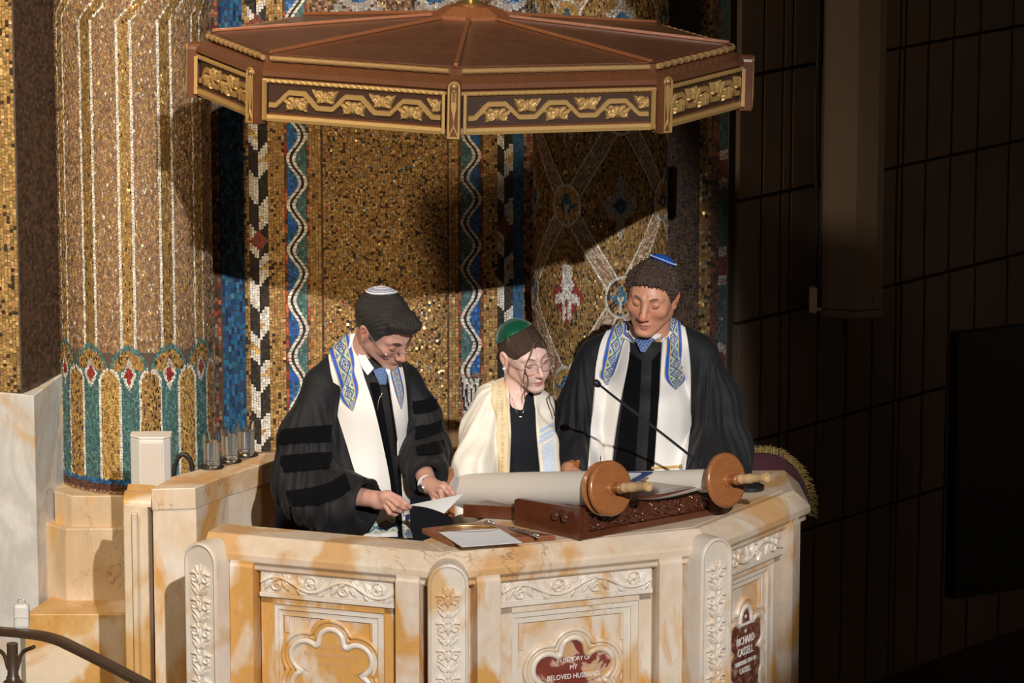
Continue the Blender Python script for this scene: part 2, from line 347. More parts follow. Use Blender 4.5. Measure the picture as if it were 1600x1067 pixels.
sw = tag(MB().box(((Wx(200) + Wx(1140)) / 2, WY + .15, 1.6), (Wx(1140) - Wx(200), .3, 3.4)).build('wall_back', M['grout']), kind='structure')
T = 5.0
def zof(py, Y):
    z0 = A(800, 0., Y)[2]; z1 = A(800, 1000., Y)[2]; return z0 + (z1 - z0) * np.asarray(py) / 1000.
def cf(c, m_=.1):
    def g(u, v): n = len(u); a = pal(n, c); return a, np.full(n, m_), None
    return g
def goldf(dark=.1, bright=.05, keepf=None):
    def g(u, v): a, b = gold(len(u), dark, bright); return a, b, (keepf(u, v) if keepf else None)
    return g
TOPY, BOTY = -60, 712
mosaic('red_speckled_edge', sw, planef, 326, 343, TOPY, BOTY, T, 7, cf(RED + BROWN + BROWN + ROSE))
mosaic('blue_strip', sw, planef, 343, 379, TOPY, BOTY, 4.5, 9, cf(BLUE + [[.02, .10, .2], [.03, .18, .28]]), tilt=.09)
mosaic('gold_edge', sw, planef, 379, 387, TOPY, BOTY, 4, 6, goldf(.2, .05))
def chev(xc, hw, red):
    def g(u, v):
        n = len(u); left = u < xc; s_ = v - np.where(left, (u - xc + hw), (xc + hw - u)) * .95; ph = np.mod(s_ + np.where(left, 0, 42) - 12, 84)
        wh = ph < 42; c = pal(n, BLACK); mt = np.zeros(n); c[wh] = pal(wh.sum(), WHITE); k = wh & (ph > 16) & (ph < 26) & (np.mod(np.floor(v / 84), 2) < 1); c[k] = gold(k.sum(), 0, .2)[0]
        for y in red:
            d = np.abs(u - xc) / hw + np.abs(v - y) / 17 < 1; c[d] = pal(d.sum(), [[.26, .06, .04], [.2, .05, .035]])
        return c, mt, None
    return g
mosaic('chevron_band', sw, planef, 387, 417, TOPY, BOTY, 3.75, 4.2, chev(402, 15, (375, 40)), jit=.04)
mosaic('gold_strip', sw, planef, 417, 443, TOPY, BOTY, 4.3, 5, goldf(.06, .03))
mosaic('red_line', sw, planef, 443, 447.5, TOPY, BOTY, 4.5, 7, cf(RED + BROWN))
mosaic('red_line', sw, planef, 478, 482, TOPY, BOTY, 4, 7, cf(RED + BROWN + ROSE))
mosaic('gold_strip', sw, planef, 482, 500, TOPY, BOTY, 4.5, 5.5, goldf(.03, .02))
mosaic('dark_line', sw, planef, 500, 503.5, TOPY, 627, 3.5, 7, cf(BROWN))
mosaic('dark_line', sw, planef, 697, 700.5, TOPY, 627, 3.5, 7, cf(BROWN))
mosaic('gold_strip', sw, planef, 700.5, 716, TOPY, BOTY, 5, 5, goldf(.03, .02))
mosaic('red_line', sw, planef, 716, 720, TOPY, BOTY, 4, 7, cf(RED + BROWN))
mosaic('red_line', sw, planef, 751, 755, TOPY, BOTY, 4, 7, cf(RED + BROWN))
mosaic('gold_strip', sw, planef, 755, 777, TOPY, BOTY, 4.4, 5, goldf(.08, .03))
mosaic('chevron_band', sw, planef, 777, 801, TOPY, BOTY, 3.6, 4.2, chev(789, 12, (355, 30)), jit=.04)
mosaic('blue_strip', sw, planef, 801, 818, TOPY, BOTY, 4.2, 8, cf(BLUE[:2] + [[.03, .12, .2]]))
mosaic('red_speckled_edge', sw, planef, 818, 850, TOPY, BOTY, 5, 6, cf(ROSE + BROWN + RED[:1]))
# wave bands
KN = {-1: [-74, -3, 68, 140, 211, 284, 354, 425, 513, 601, 689, 777], 1: [-113, -42, 29, 100, 171, 242, 309, 382, 455, 538, 621, 704, 790]}
def wav(xc, amp, s_, y): return xc + amp * np.cos(2 * np.pi * np.interp(y, KN[s_], np.arange(len(KN[s_]))))
for xc, s_, lo, hi, lc, rc, bot in ((462.5, -1, 447.5, 478, BLUE[:3] + [[.03, .12, .5]], TEAL, BOTY), (735.5, 1, 720, 751, TEAL, BLUE[:3] + [[.03, .12, .5]], 596)):
    def g(u, v, xc=xc, s_=s_, lc=lc, rc=rc):
        n = len(u); d = u - wav(xc, 9.5, s_, v); c = pal(n, lc); k = d > 0; c[k] = pal(k.sum(), rc); return c, np.full(n, .1), np.abs(d) > 6.5
    mosaic('wave_ground', sw, planef, lo, hi, TOPY, bot, 4.2, 4.6, g)
    fw = lambda t, s__, xc=xc, sg=s_: planef(wav(xc, 9.5, sg, s__) + t, s__)
    for a, b, cc in ((-7.6, -1.8, WHITE), (-1.6, 1.6, BLACK), (1.8, 7.6, WHITE)):
        mosaic('wave_line', sw, fw, a, b, TOPY, bot, b - a - .1, 5.2, cf(cc, .0), gap=.12, off=.0012, stag=False)
# lotus below the right wave
def lotus(u, v):
    n = len(u); c = pal(n, BROWN + RED[:1] + ROSE); x = np.abs(u - 735); t = (v - 590) / 52.
    out = 9 + 7 * np.abs(np.clip(1 - t, 0, 1)) ** 3 + 3 * np.sin(np.pi * np.clip(t, 0, 1))
    inn = 7.5 * np.sin(np.pi * np.clip((v - 585) / 56, 0, 1)) ** .8
    k = (x < out) & (v > 592) & (v < 640); c[k] = pal(k.sum(), WHITE); e = (np.abs(x - out) < 1.6) & (v > 590) & (v < 641); e |= (np.abs(x - inn) < 1.5) & (v > 587) & (v < 640); e |= (x < 1.3) & (v > 608) & (v < 628) | (np.abs(v - 641) < 1.4) & (x < 12)
    k2 = (x < 11) & (v > 643) & (v < 650); c[k2] = pal(k2.sum(), WHITE); e |= (np.abs(v - 652) < 1.4) & (x < 12)
    rr = np.hypot(x, v - 676); k3 = (rr < 22) & (v > 653); c[k3] = pal(k3.sum(), WHITE); e |= ((np.abs(rr - 21) < 1.3) | (np.abs(rr - 13) < 1.2)) & (v > 653)
    c[e] = pal(e.sum(), BLACK); return c, np.zeros(n), None
mosaic('lotus_ornament', sw, planef, 716, 755, 584, BOTY, 2.3, 2.3, lotus, jit=.03, off=.001)
# centre field: overlapping gold scales
def scales(u, v):
    n = len(u); c, mt = gold(n, .10, .02); best = np.full(n, 1e9); th = np.zeros(n)
    for i in (0, 1):
        cy = (np.floor(v / 68) + i) * 68.; o_ = np.where(np.mod(cy / 68, 2) < 1, 0, 38.); cx = np.round((u - 503 - o_) / 76) * 76 + 503 + o_; r = np.hypot(u - cx, v - cy - 10); k = (r < best) & (v < cy + 20); best = np.where(k, r, best)
    k = np.mod(best, 11) < 3.2; c[k] *= .8; k = (best > 8) & (best < 30) & (rng.random(n) < .5); c[k] = c[k] * 1.25 + np.array([.03, .025, .01]); mt[k] = .55
    k = rng.random(n) < .012; c[k] = pal(k.sum(), RED); k = rng.random(n) < .004; c[k] = pal(k.sum(), BLUE); k = rng.random(n) < .02; c[k] = pal(k.sum(), WHITE) * .6
    return c, mt, None
mosaic('scale_field', sw, planef, 503.5, 697, TOPY, 627, 3.9, 3.9, scales, tilt=.075, jit=.2)
mosaic('gold_strip', sw, planef, 500, 700, 627, BOTY, 5.5, 6, goldf(.05, .03))
def rings(u, v):  # white tiles greyed: the shade up here is put into their colour
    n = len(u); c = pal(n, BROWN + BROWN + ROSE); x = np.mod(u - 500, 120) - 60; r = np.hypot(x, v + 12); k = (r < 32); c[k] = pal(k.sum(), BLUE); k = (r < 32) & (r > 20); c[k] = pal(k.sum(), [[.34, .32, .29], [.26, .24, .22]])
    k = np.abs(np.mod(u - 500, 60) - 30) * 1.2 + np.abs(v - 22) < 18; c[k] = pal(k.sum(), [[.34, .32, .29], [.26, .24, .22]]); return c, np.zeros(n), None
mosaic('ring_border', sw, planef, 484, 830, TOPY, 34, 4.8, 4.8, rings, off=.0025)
# recess right of the round column, gold strip and guilloche edge, turned edge towards the side wall
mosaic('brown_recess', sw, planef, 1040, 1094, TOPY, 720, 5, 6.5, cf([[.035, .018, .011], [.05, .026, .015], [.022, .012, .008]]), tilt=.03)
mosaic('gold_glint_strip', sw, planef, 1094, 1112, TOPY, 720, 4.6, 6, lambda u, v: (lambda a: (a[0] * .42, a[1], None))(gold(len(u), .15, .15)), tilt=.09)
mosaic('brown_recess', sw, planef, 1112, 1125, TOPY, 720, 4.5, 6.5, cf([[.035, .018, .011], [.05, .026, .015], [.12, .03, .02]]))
def edge(u, v):
    n = len(u); p = np.mod(v - 232, 152); c = pal(n, [[.03, .07, .07], [.02, .05, .05]]); k = (p < 60); c[k] = pal(k.sum(), [[.3, .26, .22], [.22, .18, .15]]); k = (p > 15) & (p < 45); c[k] = pal(k.sum(), [[.10, .02, .02]]); return c, np.zeros(n), None
mosaic('banded_edge', sw, planef, 1125, 1138, TOPY, 720, 4.3, 5, edge)
# ---- left recess and gold strip behind the marble pier
rl = MB().box(((Wx(-60) + Wx(200)) / 2, WY - .05, 1.9), (Wx(200) - Wx(-60), .1, 2.8)).build('wall_left', M['grout']); tag(rl, kind='structure')
pl2 = lambda u, v: planef(u, v, WY - .1)
mosaic('brown_recess', rl, pl2, 60, 110, TOPY, 600, 5, 6.5, cf([[.05, .026, .016], [.07, .036, .022], [.03, .016, .01]]), tilt=.03)
ub = MB().prism([(-1.95, 1.26, 1.0), (-1.672, 1.22, 1.0), (-1.56, 1.424, 1.0), (-1.65, 1.62, 1.0), (-1.95, 1.62, 1.0)], [(-1.95, 1.26, 2.9), (-1.672, 1.22, 2.9), (-1.56, 1.424, 2.9), (-1.65, 1.62, 2.9), (-1.95, 1.62, 2.9)]).build('upper_pier', M['grout'], rl)
def facem(a, b):
    a, b = np.array(a), np.array(b); L_ = np.linalg.norm(b - a); d__ = (b - a) / L_; n__ = np.array([d__[1], -d__[0], 0])
    return (lambda u, v: (np.stack([a[0] + d__[0] * u, a[1] + d__[1] * u, zof(v, 1.3)], -1), np.tile(n__, (len(u), 1)))), L_
ff, L_ = facem((-1.672, 1.22), (-1.56, 1.424)); mosaic('brown_facing', rl, ff, 0, L_, TOPY - 30, 594, .0125, 6, cf([[.06, .032, .02], [.085, .045, .027], [.035, .02, .012]]), tilt=.03)
ff, L_ = facem((-1.95, 1.26), (-1.672, 1.22)); mosaic('gold_facing', rl, ff, 0, L_, TOPY - 30, 594, .0115, 5.5, goldf(.1, .3), tilt=.08)
eb = MB().box((-3.0, 1.75, 1.4), (2.1, .1, 3.6)).build('wall_left', M['wallR']); tag(eb, kind='structure')
# ---- columns
def colf(cx, Y, r):
    """u = degrees round the front (0 = towards the camera), v = wall-pixel rows at the front of the shaft"""
    def f(u, v):
        a = np.radians(u); N = np.stack([np.sin(a), -np.cos(a), 0 * a], -1); z = zof(v, Y - r); return np.stack([cx + r * np.sin(a), Y - r * np.cos(a), z], -1), N
    return f
C1x, C1Y, C1r = A(211, 400, 1.5)[0], 1.50, .266
c1 = thing('mosaic_column', (C1x, C1Y, zof(762, C1Y - C1r)), 'round gold striped mosaic column with teal arches round its foot, left of the pulpit', 'column')
MB().lathe((C1x, C1Y, zof(768, C1Y - C1r)), (0, 0, 1), [(C1r, 0), (C1r, 2.6)], 64).build('shaft', M['grout'], c1, smooth=True, sharp=40)
f1 = colf(C1x, C1Y, C1r)
def stripes(u, v):
    n = len(u); c = pal(n, ROSE + ROSE + [[.46, .3, .12], [.3, .2, .1]]); mt = np.full(n, .15); k = rng.random(n) < .2; c[k] = gold(k.sum(), 0, .2)[0]; mt[k] = .5; k = rng.random(n) < .02; c[k] = pal(k.sum(), WHITE)
    sh = np.clip(32 - v, 0, 99) * .42; q = np.mod(u - sh + 1 + 15, 30) - 15; a = np.abs(q); k = a < 4.3; c[k], mt[k] = gold(k.sum(), .04, .35); idx = np.round((u - sh + 1) / 30); k = (a < 4.3) & (np.mod(idx, 2) > .5); c[k] *= .75
    k = (a > 4.3) & (a < 5.9); c[k] = pal(k.sum(), WHITE); mt[k] = 0
    keep = v < 545 - 0 * u; return c, mt, keep
mosaic('striped_shaft', c1, f1, -82, 92, TOPY, 560, 1.0, 5.0, stripes, tilt=.07)
def arches(u, v):
    n = len(u); c = pal(n, TEAL); mt = np.full(n, .1); up = np.mod(u + 1 + 15, 30) - 15; d = np.abs(up) / 14.5
    top = 532 + 42 * (1 - np.sqrt(np.clip(1 - d ** 2, 0, 1))) ** .8; keep = v > top
    k = (v > top + 9) & (v < 573 - 4 * np.cos(d * 3)) & (d < .78); c[k] = gold(k.sum(), .15, .15)[0]; mt[k] = .4
    q = np.abs(up) / 3.6 + np.abs(v - 579) / 15; k = q < 1.65; c[k] = pal(k.sum(), WHITE); k = q < 1.0; c[k] = pal(k.sum(), [[.3, .03, .03], [.38, .05, .04]]); c[(q > 1.65) & (v > 575) & (v < 590) & (np.abs(up) < 3)] *= 1
    ar = np.mod(u + 15.5 + 15, 30) - 15; idx = np.round((u + 15.5) / 30); e = np.where(v < 596, np.hypot(ar / 8.6, (596 - v) / 27.), np.abs(ar) / 8.6)
    k = (e < 1) & (v > 566); c[k] = pal(k.sum(), WHITE); mt[k] = 0; k = (e < .80) & (v > 566); c[k], m2 = gold(k.sum(), .2, .15); mt[k] = m2
    k = (e < .80) & (v > 566) & (np.mod(idx, 2) < .5); c[k] = gold(k.sum(), .02, .5)[0] * 1.1
    k = v > 744; c[k] = pal(k.sum(), BLUE[:3]); mt[k] = .1; k = v > 751; c[k] = pal(k.sum(), [[.09, .04, .03], [.14, .06, .04]]); k = v > 763; c[k] = pal(k.sum(), ROSE + [[.5, .25, .1]])
    return c, mt, keep
mosaic('arcaded_foot', c1, f1, -84, 92, 528, 770, .98, 4.6, arches, off=.003, jit=.05)
def octp(cx, cy, r, z, k=8, a0=22.5): return [(cx + r * math.sin(R(a0 + 360 / k * i)), cy - r * math.cos(R(a0 + 360 / k * i)), z) for i in range(k)]
zb = zof(768, C1Y - C1r); z2 = A(200, 828, 1.195)[2]; z3 = A(200, 938, 1.195)[2]
def chq(cx, cy, hw, c, z): return [(cx + a, cy + b, z) for a, b in ((-hw + c, -hw), (hw - c, -hw), (hw, -hw + c), (hw, hw - c), (hw - c, hw), (-hw + c, hw), (-hw, hw - c), (-hw, -hw + c))]
MB().prism(chq(C1x, C1Y, .275, .065, z2 - .02), chq(C1x, C1Y, .275, .065, zb)).build('upper_plinth', M['marble_d'], c1, bevel=.004)
MB().prism(chq(C1x, C1Y, .305, .075, z3 - .02), chq(C1x, C1Y, .305, .075, z2 + .005)).build('lower_plinth', M['marble_d'], c1, bevel=.004)
MB().prism([(-1.66, 1.02, -.3), (-.95, 1.02, -.3), (-.95, 1.6, -.3), (-1.54, 1.6, -.3), (-1.56, 1.35, -.3)], [(-1.66, 1.02, z3), (-.95, 1.02, z3), (-.95, 1.6, z3), (-1.54, 1.6, z3), (-1.56, 1.35, z3)]).build('base_block', M['marble_o'], c1, bevel=.004)
C2x, C2Y, C2r = A(938, 300, 1.55)[0], 1.60, .232
c2 = thing('mosaic_column', (C2x, C2Y, .6), 'round mosaic column with diamond lattice, stars and lilies, behind the man with the bright blue skullcap', 'column')
MB().lathe((C2x, C2Y, -.2), (0, 0, 1), [(C2r, 0), (C2r, 3.4)], 64).build('shaft', M['grout'], c2, smooth=True, sharp=40)
f2 = colf(C2x, C2Y, C2r); U0, DU, V0, DV = -30., 93., 316., 142.
def lozenge(u, v):
    n = len(u); c, mt = gold(n, .12, .04); c *= .8; U_ = (u - U0) / DU; V_ = (v - V0) / DV
    row = np.floor(V_ * 1 + .5); cxs = None
    for par in (0, 1):
        r_ = 2 * np.round((V_ - par) / 2) + par; cx = np.round(U_ - .5 - par * .5) + .5 + par * .5; dx = (U_ - cx) * DU; dy = (V_ - r_) * DV
        if par == 0:
            k = (np.hypot((np.abs(dx) - 8) / 6, dy / 17) < 1) | (np.hypot(dx / 9, dy / 25) < 1) | (np.abs(dx) / 5 + np.abs(dy + 32) / 18 < 1) | (np.abs(dx) / 4 + np.abs(dy - 34) / 20 < 1); c[k] = pal(k.sum(), [[.45, .42, .37], [.38, .35, .3]]); mt[k] = 0
            k = np.abs(dx) / 7 + np.abs(dy) / 14 < 1; c[k] = pal(k.sum(), BLUE[:3]); k = (np.abs(dx) > 5) & (np.abs(dx) < 11) & (dy > 22) & (dy < 38 - np.abs(dx)); c[k] = pal(k.sum(), [[.25, .05, .04]])
        else:
            k = (np.abs(dx) / 15 + np.abs(dy) / 42 < 1.05); c[k] = pal(k.sum(), [[.30, .04, .03], [.24, .03, .03]]); mt[k] = 0
            k = (np.abs(dx) < 4.2) & (dy > -48) & (dy < 38) | (np.hypot(np.abs(dx) - 8, (dy - 8) / 3) < 4.2) & (dy < 12) | (np.abs(dx) / 7 + np.abs(dy + 18) / 24 < 1) | (np.abs(dx) < 9) & (np.abs(dy - 2) < 5); c[k] = pal(k.sum(), WHITE)
            k = (np.abs(dx) < 1.1) & (dy > 5) & (dy < 45); c[k] = pal(k.sum(), [[.3, .04, .03]])
    return c, mt, None
mosaic('lozenge_ground', c2, f2, -88, 90, TOPY, 760, 1.25, 5, lozenge, tilt=.08, jit=.12)
for fam in (-1, 1):
    for kk in range(-3, 7):
        def g(t, s_, fam=fam, kk=kk):
            vv = V0 + s_ * DV; u = U0 + DU * (kk + fam * s_ * .5); return f2(u + t, vv + 0 * t)
        for a, b, cc in ((-8.2, -6.4, WHITE), (-6.4, 6.4, ROSE + [[.46, .33, .22], [.55, .43, .32], [.55, .44, .34], [.5, .38, .27]]), (6.4, 8.2, WHITE)):
            def cfn(t, s_, cc=cc, fam=fam, kk=kk):
                n = len(t); u = U0 + DU * (kk + fam * s_ * .5); c = pal(n, cc, .15); return c, np.full(n, .05), np.abs(u) < 86
            mosaic('lattice_band', c2, g, a, b, -3, 3.2, 1.3 if b - a > 3 else 1.75, 4.6 / DV * .98, cfn, off=.002 + .0012 * (fam > 0))
for kk in range(-1, 3):
    for rw in range(-2, 4):
        cu = U0 + DU * (kk + .5 * (rw % 2)); cv = V0 + DV * rw
        if abs(cu) > 80: continue
        def g(t, r_, cu=cu, cv=cv): return f2(cu + r_ * np.sin(t) * .52, cv - r_ * np.cos(t) * 1.3)
        def cfn(t, r_, rw=rw):
            n = len(t); c, mt = gold(n, 0, .4) if rw % 2 == 0 else gold(n, .4, 0); a = np.mod(t + math.pi / 4, math.pi / 2) - math.pi / 4; e = 20. / (1 + 2.4 * np.abs(np.sin(2 * a)) ** .8)
            k = r_ < e + 3; c[k] = pal(k.sum(), [[.03, .14, .26], [.02, .2, .36], [.02, .08, .16]]); k = r_ < e - 3; c[k] = pal(k.sum(), WHITE); k = r_ > 21; c[k] = pal(k.sum(), WHITE); return c, mt, None
        for r0 in (2, 6, 10, 14, 18, 22):
            mosaic('star_medallion', c2, g, 0, 2 * math.pi, r0, r0 + 4, 2 * math.pi / max(5, int(2 * math.pi * (r0 + 2) / 4.2)), 4, cfn, off=.0055, stag=False, jit=.02)
# ---- marble pier at the far left
pr = MB(); z1 = A(45, 600, 1.25)[2]
pr.prism([(-1.85, 1.25, -.3), (-1.63, 1.2, -.3), (-1.55, 1.42, -.3), (-1.64, 1.63, -.3), (-1.85, 1.63, -.3)], [(-1.85, 1.25, z1 - .02), (-1.63, 1.2, z1 - .03), (-1.55, 1.42, z1 + .0), (-1.64, 1.63, z1), (-1.85, 1.63, z1)])
tag(pr.build('marble_pier', M['marble_g'], bevel=.003), 'grey veined marble pier at the left edge, beside the striped column', 'pier')
# ---- dark panelled wall running back to the right
ang = R(49); d_ = np.array([math.cos(ang), math.sin(ang), 0]); nR = np.array([math.sin(ang), -math.cos(ang), 0]); o_ = np.array([Wx(1140), WY, 0])
wr = MB().box(o_ + d_ * 3 - nR * .11 + np.array([0, 0, 1.4]), (6, .2, 4.4), (d_, -nR, (0, 0, 1))).build('wall_right', flat('dark_joint', (.035, .024, .018), .9)); tag(wr, kind='structure')  # dark brown wall core, seen in the joints between the panels
def along(px):
    """distance along the side wall seen at pixel column px"""
    k = (px - 800) / FPX; s = 0
    for _ in range(12):
        P = o_ + d_ * s; dep = (P - CAM) @ FW; s += (k * dep - P[0]) / d_[0] * .8
    return s
edges = [1143, 1180, 1210, 1224, 1268, 1312, 1352, 1388, 1396, 1432, 1470, 1510, 1560, 1620]; rows = [-.4, .36, .75, 1.19, 1.63, 2.07, 2.51]
pan = MB()
for i in range(len(edges) - 1):
    a, b = along(edges[i]), along(edges[i + 1]) - .012
    for j in range(len(rows) - 1):
        if j <= 1 and False: continue
        z0, z1_ = rows[j], rows[j + 1] - .012
        pan.box(o_ + d_ * (a + b) / 2 + nR * .0 + np.array([0, 0, (z0 + z1_) / 2]), (b - a, .02 + .006 * ((i * 3 + j) % 3), z1_ - z0), (d_, -nR, (0, 0, 1)))
pan.build('wall_panels', M['wallR'], wr, bevel=.003)
# bimah floor and hall floor
tag(MB().box((0, 0, -.36), (8, 12, .1)).build('floor', flat('dark_carpet', (.03, .02, .018), .95)), kind='structure')
# wooden rail and navy bench along the mosaic wall
bn = thing('wall_bench', (-.35, 1.45, -.3), 'brown wooden bench ledge with navy upholstery below the mosaic wall', 'bench')
zt = A(680, 697, 1.45)[2]
MB().box((-.25, 1.58, zt - .03), (.5, .3, .06)).build('ledge', M['walnut'], bn, bevel=.006)
MB().box((-.25, 1.62, (zt - .06 - .3) / 2), (.46, .2, zt - .06 + .3)).build('upholstery', M['navy'], bn, bevel=.01)
nc = thing('armchair', (-.76, .75, -.31), 'dark navy chair with wooden rail, half hidden behind the bowing man', 'chair')
ZC = A(420, 742, .72)[2]
MB().box((-.70, .85, ZC + .022), (.34, .05, .044)).build('top_rail', M['walnut'], nc, bevel=.006)
MB().box((-.70, .85, (ZC + .1) / 2), (.32, .035, ZC - .1)).build('backrest', M['navy'], nc, bevel=.01)
MB().box((-.70, 1.08, .12), (.34, .44, .09)).build('seat', M['navy'], nc, bevel=.02)
for sx in (-1, 1):
    for yy in (.86, 1.27): MB().box((-.70 + sx * .15, yy, -.12), (.035, .035, .38)).build('leg', M['walnut'], nc)
# column loudspeaker and its bracket on the side wall
cs = np.array([*A(1329, 490, 2.02)]); zt2 = 2.7
ls = thing('column_loudspeaker', cs, 'tall narrow brown column loudspeaker hanging on the dark side wall', 'loudspeaker')
w_ = .185; prof = [(-.5, .35), (-.5, -.28), (-.42, -.36), (-.02, -.52), (.03, -.54), (.38, -.42), (.5, -.3), (.5, .35)]
def pp(z, s_=1.): return [(cs[0] + a * w_ * 1.17 * s_, cs[1] + b * w_ * s_, z) for a, b in prof]
MB().prism(pp(cs[2] + .03), pp(zt2)).build('cabinet', M['spk'], ls, bevel=.004)
MB().prism(pp(cs[2] + .0, 1.03), pp(cs[2] + .028, 1.03)).build('end_cap', M['spk'], ls, bevel=.005)
MB().box((cs[0] + .065, cs[1] - .078, cs[2] + .07), (.018, .006, .022)).build('badge', M['screen'], ls)
MB().box((cs[0] - .03, cs[1] - .06, 2.0), (.008, .008, 1.8)).build('grille_seam', M['screen'], ls)
bp = A(1270, 468, 1.98)
bk = MB(); bk.box(bp, (.028, .05, .09)); bk.box(bp + np.array([.04, .0, -.035]), (.08, .02, .014)); bk.build('wall_bracket', M['beige'], ls, bevel=.005)
MB().tube([A(1273, 445, 2.02), A(1277, 350, 2.04), A(1274, 200, 2.04), A(1279, 60, 2.04), A(1278, -40, 2.04)], .008, 6, 30).build('cable', M['black'], ls)
# black screen at the lower right
bs = thing('black_screen', A(1560, 935, 1.9), 'large flat black screen at the lower right, in front of the dark side wall', 'screen')
q = [A(1490, 937, 1.9), A(1640, 913, 2.25), A(1640, 504, 2.25), A(1492, 522, 1.9)]; q[3][0] = q[0][0]; q[2][0] = q[1][0]
MB().prism(q, [p + np.array([-.03, .05, 0]) for p in q]).build('panel', M['screen'], bs, bevel=.004)
# ================================================================ PULPIT
def sweep(path, prof, mb, w_end=(None, None)):
    P = [np.array([p[0], p[1]]) for p in path]; n = len(P); dirs = [nrm(P[i + 1] - P[i]) for i in range(n - 1)]; nor = [np.array([d[1], -d[0]]) for d in dirs]; V = []
    for i in range(n):
        if i == 0: m = nor[0]
        elif i == n - 1: m = nor[-1]
        else:
            m = nrm(nor[i - 1] + nor[i]); m = m / (m @ nor[i])
        for w_, z in prof: q = P[i] + m * w_; V.append((q[0], q[1], z))
    k = len(prof); F = [(i * k + j, i * k + (j + 1) % k, (i + 1) * k + (j + 1) % k, (i + 1) * k + j) for i in range(n - 1) for j in range(k)]
    F += [tuple(range(k))[::-1], tuple(range((n - 1) * k, n * k))]
    mb.add(V, [f[::-1] for f in F])
PV = [(-.945, -.485), (-.191, -.746), (.605, -.440), (.945, .075), (.93, .36)]
pul = thing('marble_pulpit', (0, -.3, -.3), 'cream and ochre carved marble octagonal pulpit with memorial plaques, in front of the three people', 'pulpit')
b_ = MB(); sweep(PV, [(-.16, 1.0), (-.052, 1.0), (-.004, .958), (0, .95), (0, .93), (-.014, .918), (-.014, .905), (-.026, .897), (-.16, .897)], b_); b_.build('counter_rim', M['marble_t'], pul, bevel=.003)
b_ = MB(); sweep(PV, [(-.16, .898), (-.06, .898), (-.06, -.3), (-.16, -.3)], b_); b_.build('parapet_wall', M['marble'], pul)
S_ = [(-.20, -.685), (.553, -.39), (.86, .085), (.84, .12), (.35, .04), (.0, -.15), (-.27, -.55)]
MB().prism([(x, y, .955) for x, y in S_], [(x, y, 1.0015) for x, y in S_]).build('counter_slab', M['marble_t'], pul, bevel=.003)
def frame(i):
    a, b = np.array(PV[i]), np.array(PV[i + 1]); L = np.linalg.norm(b - a); u = np.r_[(b - a) / L, 0]; n = np.array([u[1], -u[0], 0]); return np.r_[a, 0], u, n, L
def pbox(mb, fr, u0, u1, w0, w1, z0, z1):
    o, u, n, L = fr; mb.box(o + u * (u0 + u1) / 2 + n * (w0 + w1) / 2 + np.array([0, 0, (z0 + z1) / 2]), (u1 - u0, w1 - w0, z1 - z0), (u, n, (0, 0, 1)))
def starline(circs, rect, c, n=150, d=0.):
    """outline of a union of circles seen from c"""
    out = []
    for t in np.linspace(-.5 * math.pi, 1.5 * math.pi, n, endpoint=False):
        dx, dy = math.cos(t), math.sin(t); best = 0
        for x, y, r in circs:
            r = r - d; ex, ey = x - c[0], y - c[1]; bb = ex * dx + ey * dy; q = bb * bb - (ex * ex + ey * ey - r * r)
            if q > 0: best = max(best, bb + math.sqrt(q))
        hw, y0, y1 = rect; hw -= d
        for lim in ((hw / abs(dx)) if abs(dx) > 1e-6 else 9, ):
            ty = ((y1 if dy > 0 else y0 + d) - c[1]) / dy if abs(dy) > 1e-6 else 9
            best = max(best, min(lim, ty))
        out.append((c[0] + dx * best, c[1] + dy * best))
    return np.array(out)
CIR = [(0, -.150, .112), (0, -.068, .070), (-.084, -.120, .078), (.084, -.120, .078), (-.082, -.215, .078), (.082, -.215, .078)]
def text_mesh(s, size):
    c = bpy.data.curves.new('letters', 'FONT'); c.body = s; c.size = size; c.align_x = 'CENTER'; c.extrude = .0008; c.resolution_u = 3
    o = bpy.data.objects.new('letters', c); COL.objects.link(o); bpy.context.view_layer.update()
    me = bpy.data.meshes.new_from_object(o.evaluated_get(bpy.context.evaluated_depsgraph_get())); V = np.array([v.co[:] for v in me.vertices]); F = [list(p.vertices) for p in me.polygons]
    bpy.data.objects.remove(o); bpy.data.curves.remove(c); bpy.data.meshes.remove(me); return V, F
